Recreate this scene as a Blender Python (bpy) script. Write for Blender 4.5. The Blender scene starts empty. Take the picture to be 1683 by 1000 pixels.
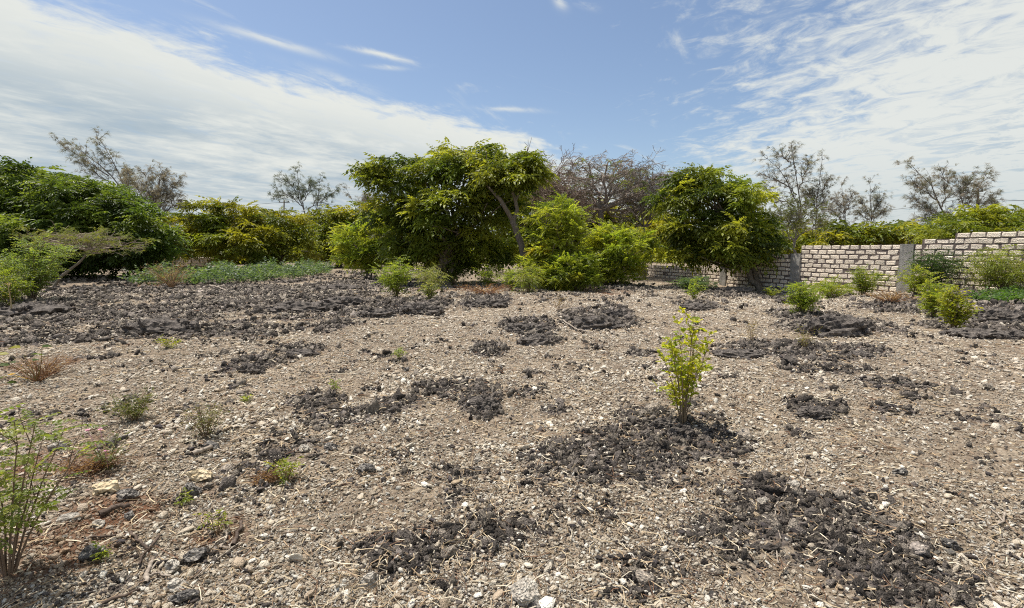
import bpy, bmesh, math, random
import numpy as np
from mathutils import Vector, Matrix

SC = bpy.context.scene
COL = SC.collection
rng = np.random.default_rng(7)
random.seed(7)

# ------------------------------------------------------------------ camera
F = 841.5                       # focal length in pixels of the 1683 px wide photograph
CX, CY = 841.5, 500.0
PITCH = math.atan(90.0 / F)
CAMH = 1.6
cam_data = bpy.data.cameras.new('camera')
cam = bpy.data.objects.new('camera', cam_data)
COL.objects.link(cam)
cam.location = (0, 0, CAMH)
cam.rotation_euler = (math.pi / 2 - PITCH, 0, 0)
cam_data.sensor_width = 36
cam_data.lens = 36 * F / 1683.0
cam_data.clip_start = 0.05
cam_data.clip_end = 6000
SC.camera = cam

# ------------------------------------------------------------------ sky, sun, exposure
SUN_AZ, SUN_EL = math.radians(-60), math.radians(70)
world = bpy.data.worlds.new('World')
SC.world = world
world.use_nodes = True
SKY_STRENGTH, CLOUD_STRENGTH = 0.088, 0.68


def build_world():
    nt = world.node_tree
    nt.nodes.clear()
    N = nt.nodes.new
    L = nt.links.new

    def val(x):
        return x

    def M(op, a, b=None, c=None, clamp=False):
        n = N('ShaderNodeMath')
        n.operation = op
        n.use_clamp = clamp
        for i, v in enumerate((a, b, c)):
            if v is None:
                continue
            if isinstance(v, (int, float)):
                n.inputs[i].default_value = v
            else:
                L(v, n.inputs[i])
        return n.outputs[0]

    def ramp(x, a, b, lo=0.0, hi=1.0):
        n = N('ShaderNodeMapRange')
        n.interpolation_type = 'SMOOTHSTEP'
        L(x, n.inputs['Value'])
        n.inputs['From Min'].default_value = a
        n.inputs['From Max'].default_value = b
        n.inputs['To Min'].default_value = lo
        n.inputs['To Max'].default_value = hi
        return n.outputs[0]

    def noise(vec, scale, detail=6, rough=0.55, dist=0.0):
        n = N('ShaderNodeTexNoise')
        n.inputs['Scale'].default_value = scale
        n.inputs['Detail'].default_value = detail
        n.inputs['Roughness'].default_value = rough
        n.inputs['Distortion'].default_value = dist
        L(vec, n.inputs['Vector'])
        return n.outputs['Fac']

    def comb(x, y, z=0.0):
        n = N('ShaderNodeCombineXYZ')
        for i, v in enumerate((x, y, z)):
            if isinstance(v, (int, float)):
                n.inputs[i].default_value = v
            else:
                L(v, n.inputs[i])
        return n.outputs[0]

    tc = N('ShaderNodeTexCoord')
    sep = N('ShaderNodeSeparateXYZ')
    L(tc.outputs['Generated'], sep.inputs[0])
    x, y, z = sep.outputs
    zc = M('ADD', M('MAXIMUM', z, 0.0), 0.08)
    u = M('DIVIDE', x, zc)
    v = M('DIVIDE', y, zc)
    # a cloud layer seen in perspective: u, v are positions on a flat layer overhead
    a = M('ADD', M('MULTIPLY', u, 0.54), M('MULTIPLY', v, 0.84))
    b = M('ADD', M('MULTIPLY', u, -0.84), M('MULTIPLY', v, 0.54))
    P = comb(u, v)
    streak = comb(M('MULTIPLY', a, 0.8), M('MULTIPLY', b, 1.5))
    n_big = noise(P, 0.9, 5, 0.6, 0.3)
    n_str = noise(streak, 1.5, 8, 0.62, 0.5)
    n_fine = noise(streak, 5.0, 7, 0.65, 0.4)
    n_puff = noise(comb(M('ADD', M('MULTIPLY', u, 1.15), M('MULTIPLY', v, 0.25)), v), 4.6, 8, 0.66, 0.8)
    n_mid = noise(comb(M('MULTIPLY', u, 1.3), M('MULTIPLY', v, 0.9)), 9.0, 6, 0.6, 0.5)
    # left bank
    lraw = M('SUBTRACT', M('SUBTRACT', v, 1.68), M('MULTIPLY', M('ADD', u, 1.25), 1.24))

    def spot(cu, cv, rad, amp):
        q = M('ADD', M('POWER', M('ABSOLUTE', M('SUBTRACT', u, cu)), 2.0), M('POWER', M('ABSOLUTE', M('SUBTRACT', v, cv)), 2.0))
        return M('MULTIPLY', M('EXPONENT', M('MULTIPLY', q, -1.0 / rad ** 2)), amp)

    lraw = M('SUBTRACT', lraw, spot(-.90, 2.45, .45, .5))
    lw = M('ADD', lraw, M('MULTIPLY', M('SUBTRACT', n_big, 0.5), 1.6))
    lw = M('ADD', lw, M('MULTIPLY', M('SUBTRACT', n_str, 0.5), 1.6))
    lw = M('ADD', lw, M('MULTIPLY', M('SUBTRACT', n_fine, 0.5), 1.5))
    left = M('MULTIPLY', ramp(lw, -0.12, 0.6), ramp(n_fine, 0.25, 0.5, 0.8, 1.0))
    # right bank, broken into small puffs
    rraw = M('SUBTRACT', u, M('ADD', 0.86, M('MULTIPLY', M('SUBTRACT', v, 1.71), 0.30)))
    rraw = M('SUBTRACT', rraw, spot(1.42, 2.8, .4, .22))
    rraw = M('ADD', M('ADD', rraw, 0.20), spot(.55, 1.45, .35, .45))
    rw = M('ADD', rraw, M('MULTIPLY', M('SUBTRACT', n_big, 0.5), 1.0))
    rw = M('ADD', rw, M('MULTIPLY', M('SUBTRACT', n_puff, 0.5), 2.7))
    rw = M('ADD', rw, M('MULTIPLY', M('SUBTRACT', n_mid, 0.5), 1.1))
    right = M('MULTIPLY', ramp(rw, -0.15, 1.0), ramp(n_puff, 0.30, 0.52, 0.62, 1.0))
    # thin wisps in the open blue
    wn = noise(comb(M('MULTIPLY', a, 0.5), M('MULTIPLY', b, 1.1)), 1.15, 7, 0.62, 1.4)
    wisp = M('MULTIPLY', ramp(wn, 0.55, 0.72), 0.7)
    rag = ramp(n_fine, 0.34, 0.60)

    def streamer(cu, cv, du, dv, half, wide, amp):
        ln = math.hypot(du, dv)
        du, dv = du / ln, dv / ln
        pu, pv = M('SUBTRACT', u, cu), M('ADD', M('SUBTRACT', v, cv), M('MULTIPLY', M('SUBTRACT', n_fine, 0.5), 0.10))
        al = M('ADD', M('MULTIPLY', pu, du), M('MULTIPLY', pv, dv))
        pe = M('SUBTRACT', M('MULTIPLY', pv, du), M('MULTIPLY', pu, dv))
        q = M('ADD', M('POWER', M('ABSOLUTE', M('DIVIDE', al, half)), 2.0), M('POWER', M('ABSOLUTE', M('DIVIDE', pe, wide)), 2.0))
        return M('MULTIPLY', M('MULTIPLY', M('EXPONENT', M('MULTIPLY', q, -1.0)), amp), rag)

    for st in [(-.93, 2.10, .28, .27, .20, .035, .75), (-.54, 2.24, .24, .16, .15, .024, .9), (-.55, 2.36, .2, .05, .07, .02, .6), (.16, 1.83, .3, 1, .06, .02, .9), (-.02, 2.9, 1, .15, .16, .035, .7), (.26, 1.86, 1, .6, .05, .02, .6), (-.80, 2.5, .3, .4, .2, .06, .5)]:
        wisp = M('MAXIMUM', wisp, streamer(*st))
    mask = M('MAXIMUM', M('MAXIMUM', left, M('MULTIPLY', right, 0.93)), wisp)
    # clouds merge into pale air near the horizon
    hz = ramp(z, 0.02, 0.17, 1.0, 0.0)
    mask = M('MAXIMUM', mask, M('MULTIPLY', hz, 0.55))
    mask = M('MINIMUM', mask, 1.0)
    # cloud colour: white near the thin edges, grey blue where the layer is thick
    thick = M('MULTIPLY', ramp(lw, 0.3, 1.9), ramp(M('ADD', M('MULTIPLY', n_big, 0.45), M('ADD', M('MULTIPLY', n_str, 0.3), M('MULTIPLY', n_fine, 0.25))), 0.64, 0.38))
    thick2 = M('MULTIPLY', ramp(rw, 0.5, 2.0), ramp(n_puff, 0.55, 0.35))
    thick2 = M('MULTIPLY', thick2, 0.75)
    th = M('MAXIMUM', M('MULTIPLY', thick, ramp(lraw, -0.5, 0.5)), thick2)
    th = M('MAXIMUM', th, M('MULTIPLY', ramp(z, 0.02, 0.2, 1.0, 0.0), 0.4))
    mix = N('ShaderNodeMix')
    mix.data_type = 'RGBA'
    L(th, mix.inputs['Factor'])
    mix.inputs['A'].default_value = (0.78, 0.80, 0.76, 1)
    mix.inputs['B'].default_value = (0.41, 0.50, 0.57, 1)
    sky = N('ShaderNodeTexSky')
    sky.sky_type = 'NISHITA'
    sky.sun_disc = False
    sky.sun_elevation = SUN_EL
    sky.sun_rotation = SUN_AZ
    sky.altitude = 10
    sky.air_density = 1.0
    sky.dust_density = 1.2
    sky.ozone_density = 1.2
    b1 = N('ShaderNodeBackground')
    L(sky.outputs[0], b1.inputs['Color'])
    b1.inputs['Strength'].default_value = SKY_STRENGTH
    b2 = N('ShaderNodeBackground')
    L(mix.outputs['Result'], b2.inputs['Color'])
    b2.inputs['Strength'].default_value = CLOUD_STRENGTH
    ms = N('ShaderNodeMixShader')
    L(mask, ms.inputs[0])
    L(b1.outputs[0], ms.inputs[1])
    L(b2.outputs[0], ms.inputs[2])
    out = N('ShaderNodeOutputWorld')
    L(ms.outputs[0], out.inputs['Surface'])


build_world()
sun_data = bpy.data.lights.new('sun', 'SUN')
sun_data.energy = 4.4
sun_data.angle = math.radians(0.6)
sun_data.color = (1.0, 0.94, 0.84)
sun = bpy.data.objects.new('sun', sun_data)
COL.objects.link(sun)
SDIR = Vector((math.sin(SUN_AZ) * math.cos(SUN_EL), math.cos(SUN_AZ) * math.cos(SUN_EL), math.sin(SUN_EL)))
sun.rotation_euler = SDIR.to_track_quat('Z', 'Y').to_euler()
sun.location = SDIR * 100

SC.view_settings.view_transform = 'Standard'
SC.view_settings.look = 'None'
SC.view_settings.gamma = 1.0
SC.view_settings.use_curve_mapping = False
SC.view_settings.exposure = 0.6
SC.render.engine = 'CYCLES'
SC.cycles.use_denoising = False
SC.cycles.max_bounces = 8
SC.cycles.transmission_bounces = 4
SC.cycles.diffuse_bounces = 4
SC.cycles.filter_width = 1.1

# ------------------------------------------------------------------ small maths


def _hash(ix, iy, iz, seed):
    h = (ix.astype(np.int64) * 374761393 + iy.astype(np.int64) * 668265263 + iz.astype(np.int64) * 2147483647 + seed * 1274126177) & 0xFFFFFFFF
    h = ((h ^ (h >> 13)) * 1274126177) & 0xFFFFFFFF
    h = (h ^ (h >> 16)) & 0xFFFFFFFF
    return h / 4294967295.0


def vnoise(p, seed=0):
    """smooth value noise in -1..1 for an (n,3) array"""
    f = np.floor(p)
    t = p - f
    t = t * t * t * (t * (t * 6 - 15) + 10)
    i = f.astype(np.int64)
    r = 0
    for dx in (0, 1):
        wx = t[:, 0] if dx else 1 - t[:, 0]
        for dy in (0, 1):
            wy = t[:, 1] if dy else 1 - t[:, 1]
            for dz in (0, 1):
                wz = t[:, 2] if dz else 1 - t[:, 2]
                r = r + wx * wy * wz * _hash(i[:, 0] + dx, i[:, 1] + dy, i[:, 2] + dz, seed)
    return r * 2 - 1


def fbm2(x, y, scale, octaves=4, gain=0.5, seed=0):
    p = np.stack([x * scale, y * scale, np.full_like(x, 0.37)], 1)
    a, s, o = 1.0, 0.0, 0.0
    for k in range(octaves):
        o = o + a * vnoise(p, seed + k * 17)
        s += a
        a *= gain
        p = p * 2.03 + 11.7
    return o / s


def sstep(a, b, x):
    t = np.clip((x - a) / (b - a), 0, 1)
    return t * t * (3 - 2 * t)


def ray(px, py):
    xc, yc = (px - CX) / F, (CY - py) / F
    c, s = math.cos(PITCH), math.sin(PITCH)
    return np.array([xc, c + yc * s, -s + yc * c])      # forward +Y, up +Z


def at(px, py, Y):
    d = ray(px, py)
    p = d * (Y / d[1])
    p[2] += CAMH
    return p


# ------------------------------------------------------------------ terrain: dark crusted patches and height
# where the photograph shows heaps of dark crusted soil: pixel centre, half width, half height, strength
PATCH = [
    (690, 905, 95, 32, .9), (790, 870, 90, 35, .7), (1010, 755, 115, 42, .95), (1125, 722, 95, 26, 1), (1060, 690, 45, 16, .9),
    (1235, 800, 62, 20, 1), (1330, 862, 110, 50, .95), (1425, 905, 100, 42, .9), (1510, 962, 120, 34, .8), (1205, 890, 90, 36, .6),
    (790, 660, 34, 20, 1), (745, 640, 60, 14, .8), (655, 668, 42, 14, .9), (560, 690, 62, 20, .8), (510, 660, 42, 15, .9),
    (410, 603, 30, 12, 1), (455, 600, 22, 9, .8), (495, 578, 30, 8, 1), (550, 540, 24, 8, 1), (800, 577, 28, 9, 1),
    (868, 536, 40, 12, 1), (885, 556, 30, 9, 1), (865, 650, 26, 8, .8), (915, 677, 22, 7, .8), (765, 780, 40, 10, .6), (480, 740, 50, 14, .6),
    (1050, 583, 22, 5, .9), (985, 528, 55, 14, 1), (1008, 513, 22, 9, 1), (945, 530, 25, 8, .9), (1300, 580, 100, 15, .9), (1355, 610, 60, 8, .8),
    (1410, 580, 32, 7, .9), (1340, 670, 42, 12, 1), (1445, 636, 28, 7, .9), (1500, 637, 28, 6, .9), (1470, 677, 28, 8, .8), (1300, 712, 24, 7, .8),
    (690, 505, 42, 13, 1), (615, 510, 55, 14, 1), (795, 497, 36, 9, 1), (500, 500, 60, 14, 1), (565, 493, 30, 10, 1), (265, 534, 60, 14, 1),
    (60, 502, 70, 13, 1), (150, 525, 90, 13, .9), (350, 505, 100, 16, .8), (60, 560, 70, 12, .9), (180, 552, 60, 12, .9), (420, 482, 110, 9, .8),
    (565, 470, 60, 9, .9), (1145, 503, 32, 6, .9), (1205, 476, 36, 7, .9), (1300, 492, 20, 6, .9), (1370, 530, 60, 17, 1), (1330, 545, 40, 9, .8),
    (1480, 510, 60, 8, .9), (1595, 540, 62, 10, 1), (1640, 512, 62, 15, 1), (1660, 545, 45, 10, 1), (1535, 508, 40, 7, .8), (1020, 472, 50, 6, .8),
    (20, 530, 60, 14, .8), (330, 470, 60, 6, .6), (230, 480, 80, 8, .6), (130, 480, 60, 9, .7), (620, 690, 30, 10, .5), (1150, 745, 60, 16, .8), (920, 790, 60, 18, .5),
    (380, 640, 24, 6, .6), (40, 690, 40, 12, .5), (240, 605, 40, 6, .4), (430, 765, 40, 14, .6), (310, 815, 24, 12, .5), (960, 830, 70, 24, .4), (1100, 930, 90, 30, .5), (1620, 760, 40, 8, .4), (1570, 690, 40, 6, .35),
]
PW = []
for (px, py, rx, ry, st) in PATCH:
    d = ray(px, py)
    t = -CAMH / d[2]
    p = d * t
    d1, d2 = ray(px, py + ry), ray(px, max(py - ry, 424))
    ya = d1[1] * (-CAMH / d1[2])
    yb = d2[1] * (-CAMH / d2[2])
    PW.append((p[0], (ya + yb) / 2, rx * p[1] / F, max(0.12, min((yb - ya) / 2, 2.2)), st))
RED = [(750, 474, 110, 9), (150, 775, 80, 30), (985, 480, 60, 9), (60, 600, 60, 14), (440, 790, 40, 12), (340, 880, 60, 30), (1130, 690, 30, 8), (250, 470, 60, 9), (200, 840, 130, 50), (90, 900, 130, 70), (60, 760, 90, 50)]
RW = []
for (px, py, rx, ry) in RED:
    d1, d2 = ray(px, py + ry), ray(px, max(py - ry, 424))
    ya, yb = d1[1] * (-CAMH / d1[2]), d2[1] * (-CAMH / d2[2])
    ym = (ya + yb) / 2
    RW.append(((px - CX) / F * ym, ym, rx * ym / F, max(.15, min((yb - ya) / 2, 3))))


def dark_mask(x, y):
    wx = x + 0.16 * fbm2(x, y, 2.1, 3, seed=3) + .05 * fbm2(x, y, 9, 2, seed=31)
    wy = y + 0.22 * fbm2(x, y, 2.1, 3, seed=9) + .06 * fbm2(x, y, 9, 2, seed=33)
    m = np.zeros_like(x)
    for (cx, cy, rx, ry, st) in PW:
        q = ((wx - cx) / rx) ** 2 + ((wy - cy) / ry) ** 2
        sel = q < 2.6
        if sel.any():
            m[sel] = np.maximum(m[sel], st * sstep(2.5, 0.15, q[sel]))
    n = fbm2(x, y, 1.5, 4, .6, seed=21)
    m = np.maximum(m, 0.75 * sstep(0.27, 0.52, n) * sstep(60, 25, y))
    m = np.maximum(m, .62 * sstep(.16, .5, fbm2(x, y, 3.1, 4, .62, seed=23)) * sstep(60, 25, y))
    leftband = sstep(-2.2, -5, x) * sstep(7.5, 9.5, y) * sstep(46, 38, y)
    m = np.maximum(m, leftband * sstep(-0.12, 0.28, fbm2(x * .55, y, 1.5, 4, .62, seed=41)) * .8)
    far = sstep(12, 16, y) * sstep(30, 22, y)
    m = np.maximum(m, far * .6 * sstep(.05, .4, fbm2(x, y, .9, 4, .6, seed=43)))
    return m * sstep(-.75, 0.35, fbm2(x, y, 6, 4, .65, seed=5) + .12)


def red_mask(x, y):
    m = np.zeros_like(x)
    for (cx, cy, rx, ry) in RW:
        q = ((x - cx) / rx) ** 2 + ((y - cy) / ry) ** 2
        m = np.maximum(m, sstep(1.3, 0.1, q))
    return m * sstep(-.5, .4, fbm2(x, y, 3, 3, seed=77))


def height(x, y, dm=None):
    x = np.asarray(x, float)
    y = np.asarray(y, float)
    if dm is None:
        dm = dark_mask(x, y)
    r = np.hypot(x, y)
    h = 0.10 * fbm2(x, y, 0.17, 3, seed=2) * sstep(2, 9, r)
    h = h + 0.40 * np.exp(-(((x - 14.2) / 3.4) ** 2 + ((y - 14.3) / 3.6) ** 2)) - 0.32 * np.exp(-(((x - 10.6) / 3.0) ** 2 + ((y - 21.5) / 4.5) ** 2))
    h = h + 0.055 * fbm2(x, y, 1.1, 3, seed=4)
    lump = 0.55 + 0.6 * np.abs(fbm2(x, y, 4.5, 3, .55, seed=6)) + .25 * fbm2(x, y, 13, 3, .6, seed=8)
    far = 0.5 + 0.75 * sstep(3, 11, r)
    h = h + dm * lump * 0.085 * far
    h = h + 0.012 * fbm2(x, y, 9, 3, .6, seed=12) + 0.006 * fbm2(x, y, 31, 2, .6, seed=13)
    h = h * sstep(160, 60, r)
    return h


def hz(x, y):
    return float(height(np.array([x]), np.array([y]))[0])


_TS = np.exp(np.linspace(math.log(1.5), math.log(75), 900))


def ghit(px, py):
    """where the sight line through a pixel first meets the terrain"""
    d = ray(px, py)
    P = d[None] * _TS[:, None]
    below = P[:, 2] + CAMH < height(P[:, 0], P[:, 1])
    i = int(np.argmax(below)) if below.any() else len(_TS) - 1
    p = P[i]
    return np.array([p[0], p[1], hz(p[0], p[1])])


# ------------------------------------------------------------------ mesh helpers


class MB:
    def __init__(self):
        self.v, self.q, self.t, self.c = [], [], [], []
        self.n = 0

    def add(self, V, Q=None, T=None, col=(1, 1, 1)):
        V = np.asarray(V, float).reshape(-1, 3)
        if Q is not None and len(Q):
            self.q.append(np.asarray(Q, np.int64).reshape(-1, 4) + self.n)
        if T is not None and len(T):
            self.t.append(np.asarray(T, np.int64).reshape(-1, 3) + self.n)
        c = np.asarray(col, float)
        if c.ndim == 1:
            c = np.tile(c, (len(V), 1))
        self.v.append(V)
        self.c.append(c)
        self.n += len(V)

    def stamp(self, tmpl, pos, R, s, col):
        V, Q = tmpl
        k, n = len(pos), len(V)
        if k == 0:
            return
        s = np.asarray(s, float)
        if s.ndim == 1:
            s = s[:, None]
        W = np.einsum('kij,knj->kni', R, V[None] * s[:, None, :]) + pos[:, None, :]
        QQ = (Q[None] + (np.arange(k) * n)[:, None, None]).reshape(-1, 4)
        cc = np.repeat(np.asarray(col, float), n, axis=0)
        self.add(W.reshape(-1, 3), QQ, None, cc)

    def tube(self, pts, rad, ns=6, col=(1, 1, 1), cap=True):
        pts = np.asarray(pts, float)
        m = len(pts)
        rad = np.broadcast_to(np.asarray(rad, float), (m,))
        T = np.gradient(pts, axis=0)
        T /= np.linalg.norm(T, axis=1)[:, None] + 1e-9
        ref = np.array([0, 0, 1.0]) if abs(T[0, 2]) < .9 else np.array([1.0, 0, 0])
        A = np.cross(T, ref)
        A /= np.linalg.norm(A, axis=1)[:, None] + 1e-9
        B = np.cross(T, A)
        ang = np.arange(ns) * 2 * math.pi / ns
        ring = pts[:, None] + rad[:, None, None] * (np.cos(ang)[None, :, None] * A[:, None] + np.sin(ang)[None, :, None] * B[:, None])
        V = ring.reshape(-1, 3)
        i = np.arange(m - 1)[:, None] * ns
        j = np.arange(ns)[None]
        j2 = (j + 1) % ns
        Q = np.stack([i + j, i + j2, i + ns + j2, i + ns + j], -1).reshape(-1, 4)
        Tt = None
        if cap:
            V = np.vstack([V, pts[-1] + T[-1] * rad[-1] * .6])
            base = (m - 1) * ns
            Tt = np.array([[base + k, base + (k + 1) % ns, len(V) - 1] for k in range(ns)])
        self.add(V, Q, Tt, col)

    def mesh(self, name, off=(0, 0, 0), smooth=False):
        V = np.vstack(self.v) - np.asarray(off)
        C = np.vstack(self.c)
        Q = np.vstack(self.q) if self.q else np.zeros((0, 4), np.int64)
        T = np.vstack(self.t) if self.t else np.zeros((0, 3), np.int64)
        me = bpy.data.meshes.new(name)
        me.vertices.add(len(V))
        me.vertices.foreach_set('co', V.astype(np.float32).ravel())
        nl = Q.size + T.size
        me.loops.add(nl)
        me.loops.foreach_set('vertex_index', np.concatenate([Q.ravel(), T.ravel()]).astype(np.int32))
        me.polygons.add(len(Q) + len(T))
        ls = np.concatenate([np.arange(len(Q)) * 4, Q.size + np.arange(len(T)) * 3]).astype(np.int32)
        me.polygons.foreach_set('loop_start', ls)
        me.update(calc_edges=True)
        at_ = me.attributes.new('col', 'FLOAT_COLOR', 'POINT')
        at_.data.foreach_set('color', np.hstack([C, np.ones((len(C), 1))]).astype(np.float32).ravel())
        me.polygons.foreach_set('use_smooth', np.full(len(me.polygons), smooth))
        return me

    def build(self, name, mat, parent=None, loc=None, smooth=False):
        off = np.array(parent.matrix_basis.translation if parent is not None else (loc if loc is not None else (0, 0, 0)))
        if parent is not None and parent.parent is not None:
            off = off + np.array(parent.parent.matrix_basis.translation)
        me = self.mesh(name, off, smooth)
        me.materials.append(mat)
        return link(name, me, parent, loc)


def link(name, me, parent=None, loc=None):
    o = bpy.data.objects.new(name, me)
    COL.objects.link(o)
    if parent is not None:
        o.parent = parent
    elif loc is not None:
        o.location = loc
    return o


def tag(o, label=None, cat=None, group=None, kind=None):
    for k, v in (('label', label), ('category', cat), ('group', group), ('kind', kind)):
        if v:
            o[k] = v
    return o


def thing(name, loc, label, cat, group=None):
    o = bpy.data.objects.new(name, None)
    COL.objects.link(o)
    o.location = tuple(loc)
    o.empty_display_size = .2
    return tag(o, label, cat, group)


def rotm(yaw, pitch, roll):
    yaw, pitch, roll = np.broadcast_arrays(np.asarray(yaw, float), pitch, roll)
    cy, sy, cp, sp, cr, sr = np.cos(yaw), np.sin(yaw), np.cos(pitch), np.sin(pitch), np.cos(roll), np.sin(roll)
    R = np.empty(yaw.shape + (3, 3))
    R[..., 0, 0] = cy * cp
    R[..., 0, 1] = cy * sp * sr - sy * cr
    R[..., 0, 2] = cy * sp * cr + sy * sr
    R[..., 1, 0] = sy * cp
    R[..., 1, 1] = sy * sp * sr + cy * cr
    R[..., 1, 2] = sy * sp * cr - cy * sr
    R[..., 2, 0] = -sp
    R[..., 2, 1] = cp * sr
    R[..., 2, 2] = cp * cr
    return R


# ------------------------------------------------------------------ materials


def new_mat(name):
    m = bpy.data.materials.new(name)
    m.use_nodes = True
    nt = m.node_tree
    nt.nodes.clear()
    return m, nt, nt.nodes.new, nt.links.new


def leaf_mat(name, trans=0.38, source='col', a=None, b=None, rough=.48):
    m, nt, N, L = new_mat(name)
    if source == 'col':
        at_ = N('ShaderNodeAttribute')
        at_.attribute_name = 'col'
        col = at_.outputs['Color']
    else:
        oi = N('ShaderNodeObjectInfo')
        mx = N('ShaderNodeMix')
        mx.data_type = 'RGBA'
        L(oi.outputs['Random'], mx.inputs['Factor'])
        mx.inputs['A'].default_value = (*a, 1)
        mx.inputs['B'].default_value = (*b, 1)
        col = mx.outputs['Result']
    p = N('ShaderNodeBsdfPrincipled')
    p.inputs['Roughness'].default_value = rough
    p.inputs['Specular IOR Level'].default_value = .35
    L(col, p.inputs['Base Color'])
    g = N('ShaderNodeMix')
    g.data_type = 'RGBA'
    g.blend_type = 'MULTIPLY'
    g.inputs['Factor'].default_value = 1
    L(col, g.inputs['A'])
    g.inputs['B'].default_value = (2.2, 2.1, 0.9, 1)
    t = N('ShaderNodeBsdfTranslucent')
    L(g.outputs['Result'], t.inputs['Color'])
    mix = N('ShaderNodeMixShader')
    mix.inputs[0].default_value = trans
    L(p.outputs[0], mix.inputs[1])
    L(t.outputs[0], mix.inputs[2])
    o = N('ShaderNodeOutputMaterial')
    L(mix.outputs[0], o.inputs['Surface'])
    return m


def noise_mat(name, cols, scale=8, rough=.9, bump=.3, bscale=None, stretch=(1, 1, 1), attr=None, attr_type='GEOMETRY', coord='Object', detail=6, objrand=0.0, pits=0.0):
    """rough mineral or bark: a noise ramp of colours times an optional tint attribute, bump relief and pits"""
    m, nt, N, L = new_mat(name)
    tc = N('ShaderNodeTexCoord')
    mp = N('ShaderNodeMapping')
    mp.inputs['Scale'].default_value = stretch
    L(tc.outputs[coord], mp.inputs['Vector'])
    vec = mp.outputs[0]
    if objrand:
        oi = N('ShaderNodeObjectInfo')
        ad = N('ShaderNodeVectorMath')
        ad.operation = 'MULTIPLY_ADD'
        L(oi.outputs['Random'], ad.inputs[0])
        ad.inputs[1].default_value = (37, 19, 53)
        L(vec, ad.inputs[2])
        vec = ad.outputs[0]
    n = N('ShaderNodeTexNoise')
    n.inputs['Scale'].default_value = scale
    n.inputs['Detail'].default_value = detail
    n.inputs['Roughness'].default_value = .65
    L(vec, n.inputs['Vector'])
    r = N('ShaderNodeValToRGB')
    els = r.color_ramp.elements
    for i, (pos, c) in enumerate(cols):
        e = els[i] if i < 2 else els.new(pos)
        e.position = pos
        e.color = (*c, 1)
    L(n.outputs['Fac'], r.inputs[0])
    col = r.outputs[0]
    if attr:
        at_ = N('ShaderNodeAttribute')
        at_.attribute_name = attr
        at_.attribute_type = attr_type
        mx = N('ShaderNodeMix')
        mx.data_type = 'RGBA'
        mx.blend_type = 'MULTIPLY'
        mx.inputs['Factor'].default_value = 1
        L(col, mx.inputs['A'])
        L(at_.outputs['Color'], mx.inputs['B'])
        col = mx.outputs['Result']
    if objrand:
        hs = N('ShaderNodeHueSaturation')
        mr = N('ShaderNodeMapRange')
        mr.inputs['To Min'].default_value = 1 - objrand
        mr.inputs['To Max'].default_value = 1 + objrand
        L(oi.outputs['Random'], mr.inputs['Value'])
        L(mr.outputs[0], hs.inputs['Value'])
        L(col, hs.inputs['Color'])
        col = hs.outputs[0]
    p = N('ShaderNodeBsdfPrincipled')
    p.inputs['Roughness'].default_value = rough
    p.inputs['Specular IOR Level'].default_value = .2
    L(col, p.inputs['Base Color'])
    n2 = N('ShaderNodeTexNoise')
    n2.inputs['Scale'].default_value = bscale or scale * 3
    n2.inputs['Detail'].default_value = 5
    L(vec, n2.inputs['Vector'])
    h = n2.outputs['Fac']
    if pits:
        vo = N('ShaderNodeTexVoronoi')
        vo.inputs['Scale'].default_value = (bscale or scale * 3) * .8
        L(vec, vo.inputs['Vector'])
        ma = N('ShaderNodeMath')
        ma.operation = 'MULTIPLY_ADD'
        L(vo.outputs['Distance'], ma.inputs[0])
        ma.inputs[1].default_value = pits
        L(h, ma.inputs[2])
        h = ma.outputs[0]
    bp = N('ShaderNodeBump')
    bp.inputs['Strength'].default_value = bump
    bp.inputs['Distance'].default_value = .03
    L(h, bp.inputs['Height'])
    L(bp.outputs[0], p.inputs['Normal'])
    o = N('ShaderNodeOutputMaterial')
    L(p.outputs[0], o.inputs['Surface'])
    return m


MAT = {}
MAT['leaf'] = leaf_mat('leaf', .42)
MAT['leaf_thin'] = leaf_mat('leaf_thin', .5)
MAT['needle'] = leaf_mat('needle', .2, rough=.7)
MAT['sapling_leaf'] = leaf_mat('sapling_leaf', .5, 'obj', (.18, .235, .026), (.40, .39, .045))
MAT['near_leaf'] = leaf_mat('near_leaf', .45, 'obj', (.10, .145, .032), (.23, .255, .06))
MAT['bark'] = noise_mat('bark', [(.3, (.10, .08, .062)), (.7, (.26, .22, .18))], 6, stretch=(3, 3, .6), bump=.6)
MAT['pale_bark'] = noise_mat('pale_bark', [(.3, (.10, .08, .062)), (.7, (.24, .20, .165))], 6, stretch=(3, 3, .6), bump=.6)
MAT['twig'] = noise_mat('twig', [(.3, (.8, .8, .8)), (.7, (1.1, 1.1, 1.1))], 9, attr='col', bump=.2)
MAT['coral'] = noise_mat('coral', [(.24, (.46, .37, .29)), (.42, (.75, .645, .525)), (.75, (.82, .73, .61))], 9, bump=.6, bscale=34, objrand=.14, pits=.6)
MAT['mortar'] = noise_mat('mortar', [(.3, (.11, .085, .078)), (.7, (.21, .17, .15))], 7, bump=.8, bscale=30)
MAT['concrete'] = noise_mat('concrete', [(.3, (.19, .18, .165)), (.7, (.38, .36, .33))], 5, bump=.6, bscale=40)
MAT['pale_stone'] = noise_mat('pale_stone', [(.27, (.06, .053, .048)), (.40, (.34, .30, .25)), (.55, (.60, .55, .47)), (.75, (.72, .67, .58))], 34, bump=1.0, bscale=90, objrand=.15, pits=.8)
MAT['cream_stone'] = noise_mat('cream_stone', [(.25, (.25, .17, .09)), (.5, (.60, .49, .32)), (.75, (.74, .63, .45))], 16, bump=.9, bscale=50, pits=.9)
MAT['grey_stone'] = noise_mat('grey_stone', [(.3, (.05, .046, .043)), (.5, (.15, .138, .128)), (.64, (.50, .46, .40))], 38, bump=1.0, bscale=95, objrand=.15, pits=.8)
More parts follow.
